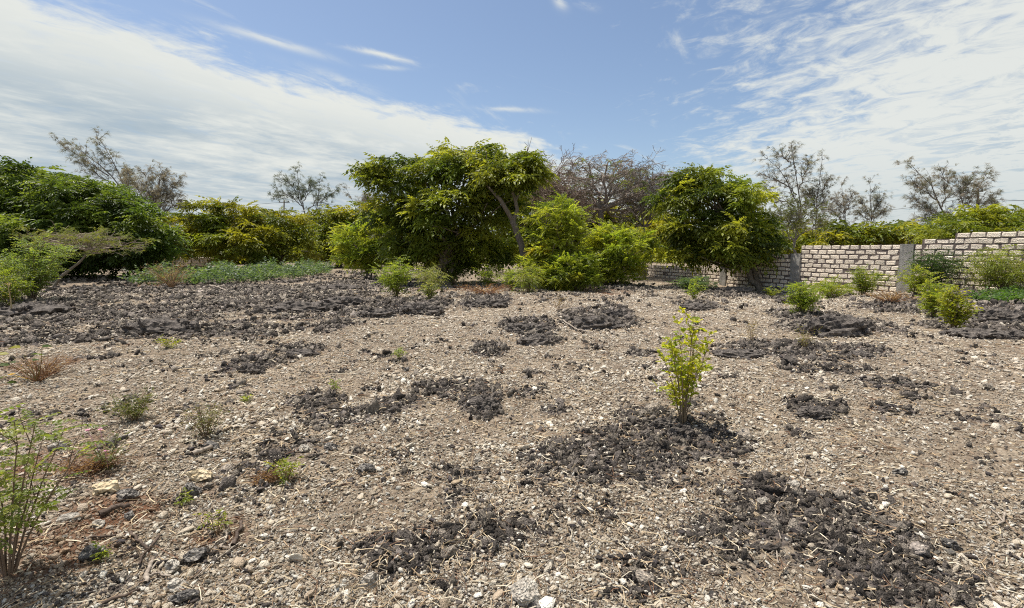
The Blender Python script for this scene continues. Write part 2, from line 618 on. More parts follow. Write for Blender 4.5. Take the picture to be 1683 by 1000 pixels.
MAT['soil'] = noise_mat('soil', [(.28, (.04, .034, .034)), (.45, (.10, .087, .078)), (.62, (.20, .174, .15)), (.78, (.36, .31, .265))], 20, bump=1.0, bscale=70, attr='col', coord='Object', pits=.5)
MAT['clod'] = noise_mat('clod', [(.32, (.45, .45, .45)), (.55, (1.0, 1.0, 1.0)), (.72, (2.2, 2.1, 1.95))], 2.2, bump=1.0, bscale=4, attr='tint', attr_type='INSTANCER', coord='Object', pits=.5)
MAT['chip'] = noise_mat('chip', [(.3, (.7, .69, .67)), (.7, (1.15, 1.15, 1.15))], 1.3, bump=.8, bscale=3.5, attr='tint', attr_type='INSTANCER', coord='Object')
MAT['wood'] = noise_mat('wood', [(.3, (.17, .13, .10)), (.7, (.47, .41, .34))], 7, stretch=(.5, 4, 4), bump=.6)
MAT['dark_wood'] = noise_mat('dark_wood', [(.3, (.04, .028, .022)), (.7, (.16, .12, .095))], 7, stretch=(.5, 4, 4), bump=.6)
MAT['metal'] = noise_mat('metal', [(.3, (.05, .05, .05)), (.7, (.10, .10, .10))], 4, rough=.6, bump=.05)


def petal_mat(name, c):
    return noise_mat(name, [(.3, tuple(.85 * k for k in c)), (.7, c)], 20, rough=.6, bump=.1)


MAT['pink'] = petal_mat('pink', (.75, .35, .5))
MAT['yellow'] = petal_mat('yellow', (.75, .45, .02))
MAT['white'] = petal_mat('white', (.8, .8, .78))


def ground_mat():
    m, nt, N, L = new_mat('ground')
    geo = N('ShaderNodeNewGeometry')
    pos = geo.outputs['Position']

    def noise(scale, detail=5, rough=.6):
        n = N('ShaderNodeTexNoise')
        n.inputs['Scale'].default_value = scale
        n.inputs['Detail'].default_value = detail
        n.inputs['Roughness'].default_value = rough
        L(pos, n.inputs['Vector'])
        return n.outputs['Fac']

    def ramp(x, els):
        r = N('ShaderNodeValToRGB')
        for i, (p, c) in enumerate(els):
            e = r.color_ramp.elements[i] if i < 2 else r.color_ramp.elements.new(p)
            e.position = p
            e.color = (*c, 1)
        L(x, r.inputs[0])
        return r.outputs[0]

    def mix(f, a, b, mode='MIX'):
        n = N('ShaderNodeMix')
        n.data_type = 'RGBA'
        n.blend_type = mode
        for s, v in (('Factor', f), ('A', a), ('B', b)):
            if isinstance(v, float):
                n.inputs[s].default_value = v
            elif isinstance(v, tuple):
                n.inputs[s].default_value = (*v, 1)
            else:
                L(v, n.inputs[s])
        return n.outputs['Result']

    def attr(a):
        n = N('ShaderNodeAttribute')
        n.attribute_name = a
        return n.outputs['Fac']

    def voro(scale):
        v = N('ShaderNodeTexVoronoi')
        v.inputs['Scale'].default_value = scale
        L(pos, v.inputs['Vector'])
        return v

    chips = voro(34)
    sepc = N('ShaderNodeSeparateColor')
    L(chips.outputs['Color'], sepc.inputs[0])
    big = voro(11)
    sepb = N('ShaderNodeSeparateColor')
    L(big.outputs['Color'], sepb.inputs[0])
    chipcol = ramp(sepc.outputs[0], [(.0, (.065, .05, .04)), (.2, (.20, .15, .10)), (.5, (.37, .285, .20)), (.8, (.50, .41, .30)), (1, (.74, .67, .55))])
    bigcol = ramp(sepb.outputs[1], [(.0, (.10, .08, .065)), (.35, (.25, .195, .145)), (.75, (.36, .295, .22)), (1, (.55, .48, .38))])
    dirt = ramp(noise(5, 7, .7), [(.3, (.13, .102, .080)), (.5, (.27, .218, .170)), (.7, (.40, .34, .27))])
    c = mix(.45, dirt, chipcol)
    c = mix(.28, c, bigcol)
    tone = ramp(noise(.55, 4), [(.3, (.78, .76, .74)), (.7, (1.12, 1.10, 1.06))])
    c = mix(1.0, c, tone, 'MULTIPLY')
    redc = ramp(noise(24, 6, .7), [(.3, (.10, .045, .024)), (.6, (.24, .125, .072)), (.8, (.36, .24, .15))])
    c = mix(attr('red'), c, redc)
    soil = ramp(noise(26, 7, .75), [(.28, (.04, .033, .032)), (.47, (.11, .093, .085)), (.64, (.22, .185, .155)), (.78, (.40, .33, .25))])
    dk = attr('dark')
    n3 = noise(16, 5, .7)
    ma = N('ShaderNodeMath')
    ma.operation = 'MULTIPLY_ADD'
    L(n3, ma.inputs[0])
    ma.inputs[1].default_value = 1.3
    L(dk, ma.inputs[2])
    mr = N('ShaderNodeMapRange')
    mr.interpolation_type = 'SMOOTHSTEP'
    L(ma.outputs[0], mr.inputs['Value'])
    mr.inputs['From Min'].default_value = .92
    mr.inputs['From Max'].default_value = 1.25
    c = mix(mr.outputs[0], c, soil)
    p = N('ShaderNodeBsdfPrincipled')
    p.inputs['Roughness'].default_value = .95
    p.inputs['Specular IOR Level'].default_value = .15
    L(c, p.inputs['Base Color'])
    h1 = N('ShaderNodeMath')
    h1.operation = 'MULTIPLY_ADD'
    L(chips.outputs['Distance'], h1.inputs[0])
    h1.inputs[1].default_value = -1.0
    L(noise(40, 5, .7), h1.inputs[2])
    h2 = N('ShaderNodeMath')
    h2.operation = 'MULTIPLY_ADD'
    L(big.outputs['Distance'], h2.inputs[0])
    h2.inputs[1].default_value = -.9
    L(h1.outputs[0], h2.inputs[2])
    bp = N('ShaderNodeBump')
    bp.inputs['Strength'].default_value = 1.0
    bp.inputs['Distance'].default_value = .035
    L(h2.outputs[0], bp.inputs['Height'])
    L(bp.outputs[0], p.inputs['Normal'])
    o = N('ShaderNodeOutputMaterial')
    L(p.outputs[0], o.inputs['Surface'])
    return m


MAT['ground'] = ground_mat()

# ------------------------------------------------------------------ ground sheet


def build_ground():
    rr = np.concatenate([np.exp(np.linspace(math.log(.5), math.log(1.5), 25, endpoint=False)), np.exp(np.linspace(math.log(1.5), math.log(32), 400, endpoint=False)), np.exp(np.linspace(math.log(32), math.log(3000), 50))])
    th = np.concatenate([np.linspace(-62, 62, 470, endpoint=False), np.linspace(62, 298, 60, endpoint=False)]) * math.pi / 180
    R, TH = np.meshgrid(rr, th, indexing='ij')
    x, y = (R * np.sin(TH)).ravel(), (R * np.cos(TH)).ravel()
    dm = dark_mask(x, y)
    z = height(x, y, dm)
    n, m = len(rr), len(th)
    x = np.append(x, 0.0)
    y = np.append(y, 0.0)
    z = np.append(z, float(z[:m].mean()))
    i = np.arange(n - 1)[:, None] * m
    j = np.arange(m)[None]
    j2 = (j + 1) % m
    Q = np.stack([i + j, i + m + j, i + m + j2, i + j2], -1).reshape(-1, 4)
    T = np.array([[k, (k + 1) % m, n * m] for k in range(m)])
    mb = MB()
    mb.add(np.stack([x, y, z], 1), Q, T)
    o = mb.build('ground', MAT['ground'], smooth=True)
    me = o.data
    a = me.attributes.new('dark', 'FLOAT', 'POINT')
    a.data.foreach_set('value', np.append(dm, 0).astype(np.float32))
    a = me.attributes.new('red', 'FLOAT', 'POINT')
    a.data.foreach_set('value', red_mask(x, y).astype(np.float32))
    tag(o, 'dry stony ground of pale coral rubble with dark crusted soil', kind='structure')


build_ground()

# ------------------------------------------------------------------ stone shapes


def ico(sub):
    bm = bmesh.new()
    bmesh.ops.create_icosphere(bm, subdivisions=sub, radius=1)
    V = np.array([v.co[:] for v in bm.verts])
    T = np.array([[v.index for v in f.verts] for f in bm.faces])
    bm.free()
    return V, T


ICO1, ICO2, ICO3, ICO4 = ico(1), ico(2), ico(3), ico(4)


def stone_shape(base, seed, planes=9, rough=.18, cut=(.55, .9), freq=2.2):
    r = np.random.default_rng(seed)
    V, T = base
    V = V.copy()
    for _ in range(planes):
        nrm = r.normal(size=3)
        nrm /= np.linalg.norm(nrm)
        d = r.uniform(*cut)
        e = V @ nrm - d
        V = V - np.clip(e, 0, None)[:, None] * nrm
    nn = V / (np.linalg.norm(V, axis=1)[:, None] + 1e-6)
    V = V + nn * (rough * vnoise(V * freq + seed * 3.1, seed) + rough * .5 * vnoise(V * freq * 2.7 + 5, seed + 1))[:, None]
    return V, T


def clod_shape(base, seed, amp=.38):
    V, T = base
    nn = V / np.linalg.norm(V, axis=1)[:, None]
    V = V * (1 + amp * vnoise(V * 2.1 + seed * 7.7, seed) + amp * .6 * vnoise(V * 4.7 + seed, seed + 3) + amp * .35 * vnoise(V * 9.3 + seed, seed + 4))[:, None]
    return V, T


# ------------------------------------------------------------------ scattered masses (gravel chips, crumbs of dark soil)


def scatter_object(name, protos, pos, rot, scl, pick, tint, mat, label):
    """one object: loose points plus a few stone shapes; its node tree sets a stone on every point"""
    mb_v, mb_t, pid, off = [], [], [], 0
    for k, (V, T) in enumerate(protos):
        mb_v.append(V)
        mb_t.append(T + off)
        off += len(V)
        pid.append(np.full(len(V), k + 1))
    V = np.vstack(mb_v + [pos])
    T = np.vstack(mb_t)
    pid = np.concatenate(pid + [np.zeros(len(pos), int)])
    npv = off
    me = bpy.data.meshes.new(name)
    me.vertices.add(len(V))
    me.vertices.foreach_set('co', V.astype(np.float32).ravel())
    me.loops.add(T.size)
    me.loops.foreach_set('vertex_index', T.ravel().astype(np.int32))
    me.polygons.add(len(T))
    me.polygons.foreach_set('loop_start', (np.arange(len(T)) * 3).astype(np.int32))
    me.update(calc_edges=True)

    def put(nm, typ, key, arr, fill):
        arr = np.asarray(arr, float)
        full = np.tile(np.asarray(fill, float), (npv, 1)) if arr.ndim > 1 else np.full(npv, fill)
        a = me.attributes.new(nm, typ, 'POINT')
        d = np.concatenate([full, arr])
        a.data.foreach_set(key, (d.astype(np.int32) if typ == 'INT' else d.astype(np.float32)).ravel())

    a = me.attributes.new('proto', 'INT', 'POINT')
    a.data.foreach_set('value', pid.astype(np.int32))
    put('rot', 'FLOAT_VECTOR', 'vector', rot, (0, 0, 0))
    put('scl', 'FLOAT_VECTOR', 'vector', scl, (1, 1, 1))
    put('pick', 'INT', 'value', pick, 0)
    put('tint', 'FLOAT_COLOR', 'color', np.hstack([tint, np.ones((len(tint), 1))]), (1, 1, 1, 1))
    me.materials.append(mat)
    ng = bpy.data.node_groups.new(name + '_scatter', 'GeometryNodeTree')
    ng.interface.new_socket('Geometry', in_out='INPUT', socket_type='NodeSocketGeometry')
    ng.interface.new_socket('Geometry', in_out='OUTPUT', socket_type='NodeSocketGeometry')
    N, L = ng.nodes.new, ng.links.new
    gi, go = N('NodeGroupInput'), N('NodeGroupOutput')

    def named(nm, typ):
        n = N('GeometryNodeInputNamedAttribute')
        n.data_type = typ
        n.inputs['Name'].default_value = nm
        return n.outputs['Attribute']

    pa = named('proto', 'INT')

    def sep(k):
        c = N('FunctionNodeCompare')
        c.data_type = 'INT'
        c.operation = 'EQUAL'
        L(pa, c.inputs[2])
        c.inputs[3].default_value = k
        s = N('GeometryNodeSeparateGeometry')
        s.domain = 'POINT'
        L(gi.outputs[0], s.inputs['Geometry'])
        L(c.outputs[0], s.inputs['Selection'])
        return s.outputs['Selection']

    jn = N('GeometryNodeJoinGeometry')
    for k in range(len(protos)):
        g = N('GeometryNodeGeometryToInstance')
        L(sep(k + 1), g.inputs[0])
        L(g.outputs[0], jn.inputs[0])
    inst = N('GeometryNodeInstanceOnPoints')
    L(sep(0), inst.inputs['Points'])
    L(jn.outputs[0], inst.inputs['Instance'])
    inst.inputs['Pick Instance'].default_value = True
    L(named('pick', 'INT'), inst.inputs['Instance Index'])
    L(named('rot', 'FLOAT_VECTOR'), inst.inputs['Rotation'])
    L(named('scl', 'FLOAT_VECTOR'), inst.inputs['Scale'])
    L(inst.outputs[0], go.inputs[0])
    o = link(name, me)
    md = o.modifiers.new('scatter', 'NODES')
    md.node_group = ng
    tag(o, label, kind='stuff')
    return o


def log_points(n, r0, r1, ang=52, power=1.0, seed=1):
    r_ = np.random.default_rng(seed)
    u_ = r_.random(n) ** power
    r = np.exp(math.log(r0) + u_ * math.log(r1 / r0))
    a = np.radians(r_.uniform(-ang, ang, n))
    return r * np.sin(a), r * np.cos(a), r, r_


def build_gravel():
    n = 780000
    x, y, r, g = log_points(n, 1.3, 26, ang=70, seed=11)
    dm = dark_mask(x, y)
    keep = (g.random(n) > dm * .5) & (g.random(n) < .35 + .65 * sstep(-.45, .2, fbm2(x, y, 1.3, 3, .6, seed=61)))
    x, y, r, dm = x[keep], y[keep], r[keep], dm[keep]
    n = len(x)
    z = height(x, y, dm)
    s = np.exp(g.normal(0, .55, n)) * (.0031 + .00056 * r) * (1 + .55 * sstep(.05, .45, fbm2(x, y, .9, 3, .6, seed=63)))
    s = np.minimum(s, .04)
    scl = s[:, None] * g.uniform(.65, 1.3, (n, 3)) * np.array([1.2, .95, .62])
    pal = np.array([(.58, .50, .39), (.68, .61, .50), (.80, .76, .67), (.40, .32, .235), (.13, .11, .098), (.43, .335, .23), (.06, .051, .048)])
    w = np.array([.27, .24, .15, .11, .10, .08, .05])
    ci = g.choice(len(pal), n, p=w / w.sum())
    tint = pal[ci] * g.uniform(.9, 1.25, (n, 1))
    tan = (sstep(4, 9, r) * .55)[:, None]
    tint = tint * (1 - tan) + np.array([.58, .51, .42]) * g.uniform(.8, 1.2, (n, 1)) * tan
    rm = (red_mask(x, y) * .6)[:, None]
    tint = tint * (1 - rm) + np.array([.36, .22, .13]) * g.uniform(.6, 1.3, (n, 1)) * rm
    dark = g.random(n) < dm * .6
    tint[dark] = np.array([.065, .056, .056]) * g.uniform(.5, 1.7, (dark.sum(), 1))
    protos = [stone_shape(ICO2, 100 + k, planes=12, rough=.34, cut=(.38, .8), freq=2.6) for k in range(4)] + [stone_shape(ICO1, 150 + k, planes=5, rough=.35, cut=(.4, .8)) for k in range(4)]
    rot = np.stack([g.normal(0, .5, n), g.normal(0, .5, n), g.uniform(0, 6.28, n)], 1)
    scatter_object('gravel', protos, np.stack([x, y, z + s * .3], 1), rot, scl, g.integers(0, 8, n), tint, MAT['chip'], 'loose pale coral chips and pebbles covering the open ground')


def build_crumbs():
    n = 460000
    x, y, r, g = log_points(n, 1.4, 38, ang=64, seed=13, power=.85)
    dm = dark_mask(x, y)
    keep = g.random(n) < sstep(.10, .95, dm) * (.22 + .7 * sstep(-.35, .25, fbm2(x, y, 5.5, 3, .6, seed=51)))
    x, y, r, dm = x[keep], y[keep], r[keep], dm[keep]
    n = len(x)
    z = height(x, y, dm)
    s = np.exp(g.normal(0, .5, n)) * (.0050 + .0012 * r)
    s = np.minimum(s, .075)
    scl = s[:, None] * g.uniform(.75, 1.25, (n, 3)) * np.array([1.35, 1, .7])
    tint = np.array([.138, .119, .104]) * np.exp(g.normal(0, .5, (n, 1)))
    gr = g.random(n) < .30
    tint[gr] = np.array([.33, .285, .235]) * g.uniform(.6, 1.3, (gr.sum(), 1))
    protos = [clod_shape(ICO2, 200 + k, .58) for k in range(5)]
    rot = g.uniform(0, 6.28, (n, 3))
    scatter_object('dark_soil_crumbs', protos, np.stack([x, y, z + s * .15], 1), rot, scl, g.integers(0, 5, n), tint, MAT['clod'], 'dark crusted soil crumbs heaped over the ground in patches')
    print('crumbs', n)


build_gravel()
build_crumbs()

# ------------------------------------------------------------------ leaves


def leaflet(p, d, up, l, w, fine=False):
    """one leaflet from p along d: a diamond, or with fine a six-corner blade folded on its midrib"""
    side = np.cross(d, up)
    side /= np.linalg.norm(side) + 1e-9
    nrm = np.cross(side, d)
    if not fine:
        V = [p, p + d * l * .45 + side * w * .5 + nrm * w * .08, p + d * l - nrm * l * .10, p + d * l * .45 - side * w * .5 + nrm * w * .08]
        return np.array(V), np.array([[0, 1, 2, 3]])
    V = [p, p + d * l * .3 + side * w * .46 + nrm * w * .12, p + d * l * .68 + side * w * .42 + nrm * w * .05, p + d * l - nrm * l * .12,
         p + d * l * .68 - side * w * .42 + nrm * w * .05, p + d * l * .3 - side * w * .46 + nrm * w * .12, p + d * l * .5 - nrm * w * .05]
    return np.array(V), np.array([[0, 1, 6, 5], [1, 2, 3, 6], [5, 6, 3, 4]])


def merge(parts):
    V, Q, o = [], [], 0
    for v, q in parts:
        V.append(v)
        Q.append(q + o)
        o += len(v)
    return np.vstack(V), np.vstack(Q)


def pinnate(pairs, L, ll, lw, droop, seed, fine=False, rachis=0.0, start=.2, spread=60):
    r = np.random.default_rng(seed)
    parts = []

    def pt(t):
        return np.array([L * t * (1 - .12 * droop * t), 0, -droop * L * t * t])

    def dr(t):
        d = pt(t + .02) - pt(t)
        return d / np.linalg.norm(d)

    for k in range(pairs):
        t = start + (1 - start) * k / max(pairs - .5, 1)
        for sg in (-1, 1):
            a = math.radians(spread + r.uniform(-10, 10)) * sg
            d = dr(t)
            b = np.array([d[0] * math.cos(a), math.sin(a), d[2] * math.cos(a) - .25 - r.uniform(0, .25)])
            b /= np.linalg.norm(b)
            sc = (1 - .35 * abs(t - .5) * 2) * r.uniform(.85, 1.15)
            parts.append(leaflet(pt(t), b, np.array([0, 0, 1.0]) + r.normal(0, .25, 3), ll * sc, lw * sc, fine))
    parts.append(leaflet(pt(.98), dr(.96), np.array([0, 0, 1.0]), ll, lw, fine))
    if rachis:
        ts = np.linspace(0, 1, 4)
        P = np.array([pt(t) for t in ts])
        for off in (np.array([0, rachis, 0]), np.array([0, 0, rachis])):
            V = np.vstack([P - off, P + off])
            parts.append((V, np.array([[i, i + 1, i + 5, i + 4] for i in range(3)])))
    return merge(parts)


def spray(n, leaf_args, seed, up=(10, 55), yaw=85, scale=(.75, 1.15)):
    """a twig end: leaves fanned about +X, all drooping"""
    r = np.random.default_rng(seed)
    parts = []
    for k in range(n):
        V, Q = pinnate(*leaf_args, seed=seed * 31 + k)
        R = rotm(math.radians(r.uniform(-yaw, yaw)), -math.radians(r.uniform(*up)), r.normal(0, .3))
        parts.append((V @ R.T * r.uniform(*scale) + np.array([r.uniform(0, .12), 0, 0]), Q))
    return merge(parts)


NEEM = [spray(7, (4, .40, .17, .076, .85), 300 + k, up=(10, 68), yaw=165) for k in range(4)]
FINE = [spray(6, (6, .28, .09, .042, .7), 320 + k, up=(0, 60), yaw=140) for k in range(4)]
FAR = [spray(6, (3, .48, .25, .115, 1.1), 340 + k, up=(5, 50), yaw=150) for k in range(4)]


def pick_cols(pal, n, g, jit=.16):
    pal = np.array(pal, float)
    c = pal[g.integers(0, len(pal), n)]
    return c * (1 + g.normal(0, jit, (n, 1))).clip(.5, 1.6)


def crown_mesh(mb, lobes, tmpl, pal, g, rc, per, size, core=.35, droop_tilt=.3, dens=1.0, tips=None, zmin=None, jit=.22):
    """clumps of leaf sprays over the skin of several lobes; each lobe is (x, y, z, rx, ry, rz)"""
    lobes = np.array(lobes, float)
    P, D, C = [], [], []
    for li, lb in enumerate(lobes):
        c, r = lb[:3], lb[3:]
        area = 4 * math.pi * ((r[0] * r[1]) ** 1.6 + (r[0] * r[2]) ** 1.6 + (r[1] * r[2]) ** 1.6) ** (1 / 1.6) / 3 ** (1 / 1.6)
        n = max(6, int(area / (math.pi * rc * rc) * 1.3 * dens))
        k = np.arange(n) + g.random()
        ph = np.arccos(np.clip(1 - 2 * (k + .0) / (n + 1), -1, 1))
        th = math.pi * (1 + 5 ** .5) * k + g.normal(0, .35, n)
        nd = np.stack([np.cos(th) * np.sin(ph), np.sin(th) * np.sin(ph), np.cos(ph)], 1)
        nd += g.normal(0, .13, nd.shape)
        nd /= np.linalg.norm(nd, axis=1)[:, None]
        rad = g.uniform(.80, 1.14, (n, 1)) + .14 * (g.random((n, 1)) < .12)
        inner = g.random(n) < core
        rad[inner] = g.uniform(.35, .8, (inner.sum(), 1))
        p = c + nd * r * rad
        ok = np.ones(n, bool)
        for lj, l2 in enumerate(lobes):
            if lj != li:
                ok &= (((p - l2[:3]) / l2[3:]) ** 2).sum(1) > .55
        if zmin is not None:
            ok &= p[:, 2] > zmin
        p, nd = p[ok], nd[ok]
        m = len(p)
        cc = pick_cols(pal, m, g, jit)
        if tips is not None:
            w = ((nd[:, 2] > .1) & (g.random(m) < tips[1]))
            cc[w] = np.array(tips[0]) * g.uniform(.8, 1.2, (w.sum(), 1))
        cr = rc * g.uniform(.7, 1.25, (m, 1, 1))
        q = g.normal(0, .40, (m, per, 3)) * cr * np.array([1, 1, .5]) + p[:, None]
        dd = nd[:, None] * 1.0 + g.normal(0, .45, (m, per, 3)) + (q - p[:, None]) / cr * .8
        P.append(q.reshape(-1, 3))
        D.append(dd.reshape(-1, 3))
        C.append((cc[:, None] * (1 + g.normal(0, .10, (m, per, 1)))).reshape(-1, 3))
    P, D, C = np.vstack(P), np.vstack(D), np.vstack(C).clip(.004, .6)
    n = len(P)
    yaw = np.arctan2(D[:, 1], D[:, 0]) + g.normal(0, .3, n)
    el = np.arctan2(D[:, 2], np.hypot(D[:, 0], D[:, 1]))
    R = rotm(yaw, -(el * droop_tilt) + g.normal(0, .2, n), g.normal(0, .25, n))
    s = size * 1.28 * g.uniform(.65, 1.25, n)
    ti = g.integers(0, len(tmpl), n)
    for k in range(len(tmpl)):
        w = ti == k
        mb.stamp(tmpl[k], P[w], R[w], s[w], C[w])
    return n


def lobes_from_px(spec, Y, squash=1.0, shrink=.55):
    out = []
    for s in spec:
        px, py, rx, ry = s[:4]
        dy = s[4] if len(s) > 4 else 0
        c = at(px, py, Y + dy)
        k = (Y + dy) / F
        sh = shrink / k
        rx, ry = max(.62 * rx, rx - sh), max(.62 * ry, ry - sh)
        out.append((c[0], c[1], c[2], rx * k, rx * k * squash, ry * k))
    return out


def wobble(p0, p1, n, amp, g):
    t = np.linspace(0, 1, n)[:, None]
    P = np.asarray(p0) * (1 - t) + np.asarray(p1) * t
    j = g.normal(0, amp, (n, 3)) * np.sin(t * math.pi)
    return P + j


def leafy_tree(name, label, cat, base, lobes, trunk_r, tmpl, pal, rc, per, size, seed, group=None, tips=None, stems=1, lean=(0, 0), bark='bark', core=.3, dens=1.0, mat='leaf', zmin=None, droop_tilt=.3):
    g = np.random.default_rng(seed)
    root = thing(name, base, label, cat, group)
    mb = MB()
    base = np.asarray(base, float)
    lobes_a = np.array(lobes)
    top = lobes_a[:, :3].mean(0)
    for s in range(stems):
        b = base + np.array([g.normal(0, .25) if stems > 1 else 0, g.normal(0, .2) if stems > 1 else 0, -.25])
        mid = b + (top - b) * .4 + np.array([lean[0] + g.normal(0, .3), lean[1], 0])
        P = wobble(b, mid, 6, .06, g)
        mb.tube(P, np.linspace(trunk_r, trunk_r * .65, 6), 8)
        for lb in lobes_a[g.permutation(len(lobes_a))[:max(3, len(lobes_a) // stems + 1)]]:
            e = lb[:3] + g.normal(0, .2, 3)
            Q = wobble(P[-1], e, 6, .12, g)
            mb.tube(Q, np.linspace(trunk_r * .5, .03, 6), 6)
            for _ in range(3):
                f = e + g.normal(0, .6, 3) * lb[3:]
                mb.tube(wobble(Q[3], f, 4, .06, g), np.linspace(trunk_r * .2, .012, 4), 4)
    mb.build('trunk', MAT[bark], root, smooth=True)
    cm = MB()
    n = crown_mesh(cm, lobes, tmpl, pal, g, rc, per, size, core=core, tips=tips, dens=dens, zmin=zmin, droop_tilt=droop_tilt)
    cm.build('crown', MAT[mat], root)
    print(name, n, len(cm.q), sum(len(q) for q in cm.q))
    return root


GREEN = [(.105, .14, .02), (.135, .165, .023), (.175, .20, .028), (.072, .105, .017)]
OLIVE = [(.13, .155, .018), (.16, .175, .02), (.10, .13, .016), (.20, .195, .02)]
DEEP = [(.055, .09, .018), (.072, .112, .022), (.095, .135, .026)]
YELLOW = [(.17, .17, .02), (.15, .165, .02), (.19, .185, .022), (.12, .145, .018), (.09, .12, .016), (.11, .14, .018)]
LIME = [(.17, .22, .03), (.21, .25, .034), (.14, .19, .024), (.25, .27, .038)]


BRIGHT2 = [(.21, .25, .034), (.26, .29, .04), (.17, .215, .03)]


def gz(px, Y):
    X = (px - CX) / F * Y
    return np.array([X, Y, hz(X, Y)])


# --- trees, left to right
leafy_tree('neem_tree', 'huge rounded deep green tree filling the left edge, shade under its right side', 'tree', gz(60, 27),
           lobes_from_px([(-60, 350, 95, 78), (25, 330, 85, 62, 1), (95, 335, 75, 52, .5), (150, 350, 78, 62), (200, 378, 72, 60), (245, 402, 50, 52, .4), (60, 395, 90, 55, -1), (-30, 410, 90, 60, -1), (140, 350, 60, 40, 2), (40, 300, 60, 32, 2), (20, 430, 110, 40, 1), (130, 420, 60, 34, 2.5), (215, 425, 50, 26, 1.5)], 27, 1.0),
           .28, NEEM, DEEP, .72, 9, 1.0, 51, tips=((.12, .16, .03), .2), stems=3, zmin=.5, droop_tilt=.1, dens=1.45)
leafy_tree('neem_tree', 'mustard yellow leaved round tree between the deep green tree and the olive trees', 'tree', gz(375, 36),
           lobes_from_px([(310, 382, 38, 40), (345, 365, 42, 36), (385, 362, 42, 34), (385, 400, 50, 38, -.5), (330, 408, 38, 28, -.5), (425, 385, 40, 40)], 36, 1.0),
           .2, NEEM, YELLOW, .75, 9, 1.1, 52, tips=((.20, .20, .022), .25), stems=2, zmin=.55)
leafy_tree('neem_tree', 'olive yellow bushy tree right behind the mustard yellow tree', 'tree', gz(460, 39),
           lobes_from_px([(450, 380, 42, 40), (485, 385, 30, 42), (465, 410, 42, 30, -.5), (430, 365, 28, 26, 1)], 39, 1.0),
           .18, NEEM, OLIVE + YELLOW[:2], .7, 7, 1.2, 53, stems=2, zmin=.5)
leafy_tree('neem_tree', 'mid green tree far off at the end of the pale path', 'tree', gz(555, 46),
           lobes_from_px([(520, 378, 38, 36, 2), (560, 372, 42, 40), (600, 360, 42, 40), (545, 402, 40, 32, -1), (600, 400, 45, 40, -1), (510, 400, 30, 28, 1)], 46, 1.0),
           .2, FAR, OLIVE, .85, 7, 1.15, 54, stems=2, zmin=.4)
leafy_tree('feathery_bush', 'bright light green feathery bush at the left foot of the big central tree', 'bush', gz(605, 27),
           lobes_from_px([(590, 405, 33, 34), (612, 385, 32, 34, .5), (625, 415, 32, 32), (598, 425, 30, 22, -.4), (640, 385, 25, 32)], 27, 1.0, .12),
           .06, FINE, LIME, .42, 7, 1.0, 55, stems=4, zmin=.2, mat='leaf_thin')
# central tree with drooping clumps
BIG = leafy_tree('neem_tree', 'biggest central tree with drooping leaf clumps and a dark hollow underneath', 'tree', gz(735, 23.5),
           lobes_from_px([(655, 300, 42, 38), (690, 290, 46, 42), (730, 280, 50, 36), (775, 285, 52, 40), (820, 285, 42, 36, .3), (645, 350, 36, 48), (690, 350, 52, 52, -.6), (745, 345, 58, 56, -.8), (800, 340, 46, 52, -.2),
                          (665, 395, 40, 38, .2), (720, 405, 52, 40), (780, 400, 48, 42, .3), (835, 330, 35, 40, .8), (620, 285, 22, 20, .2), (740, 268, 42, 26, .6), (800, 264, 46, 30, .4), (680, 425, 45, 32, 1), (760, 430, 50, 30, 1.2), (820, 420, 40, 36, 1.4)], 23.5, 1.0),
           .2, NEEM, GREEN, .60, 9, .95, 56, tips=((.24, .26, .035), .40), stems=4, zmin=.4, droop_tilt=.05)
leafy_tree('neem_tree', 'dense rounded dark green tree standing in front of the block wall', 'tree', gz(1250, 22.8),
           lobes_from_px([(1115, 330, 46, 48, .5), (1160, 315, 48, 40), (1205, 325, 50, 44), (1228, 350, 38, 42), (1130, 385, 50, 48), (1185, 385, 56, 50, -.3), (1235, 395, 40, 44, -.3), (1175, 425, 52, 28, -.2), (1110, 425, 40, 26, .3), (1225, 425, 36, 24), (1240, 375, 26, 34, .2), (1155, 300, 42, 24, .4)], 23, 1.0),
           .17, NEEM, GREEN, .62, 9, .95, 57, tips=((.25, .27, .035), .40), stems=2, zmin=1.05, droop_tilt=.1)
# shrubs before the central trees
leafy_tree('feathery_bush', 'tall yellow green feathery bush right of the leaning trunk', 'bush', gz(905, 21.5),
           lobes_from_px([(912, 362, 34, 34), (900, 398, 34, 36), (932, 396, 34, 38), (912, 435, 44, 34, -.4), (928, 348, 24, 22), (895, 365, 26, 28, -.3), (945, 375, 22, 26)], 20.6, 1.0, .12),
           .05, FINE, BRIGHT2 + LIME[:2], .36, 6, 1.0, 58, stems=5, zmin=.15, dens=.68, mat='leaf_thin', tips=((.34, .30, .03), .12))
leafy_tree('feathery_bush', 'pale lime rounded bush at the front edge of the thicket', 'bush', gz(945, 19.5),
           lobes_from_px([(935, 452, 38, 26), (960, 455, 26, 22, .1), (915, 455, 28, 24), (945, 432, 26, 16)], 19.5, 1.0, .12),
           .035, FINE, LIME, .28, 8, .8, 59, stems=5, zmin=.06, mat='leaf_thin')
leafy_tree('feathery_bush', 'mid green leafy bush beneath the bare grey tree', 'bush', gz(1015, 23.5),
           lobes_from_px([(985, 412, 32, 32), (1022, 406, 42, 34), (1010, 442, 44, 28), (1048, 420, 28, 28), (975, 444, 24, 26), (1003, 388, 22, 18)], 22.6, 1.0, .12),
           .05, FINE, LIME + OLIVE[:1], .38, 6, 1.1, 60, stems=5, zmin=.1, dens=.65, mat='leaf_thin', tips=((.27, .29, .04), .3))
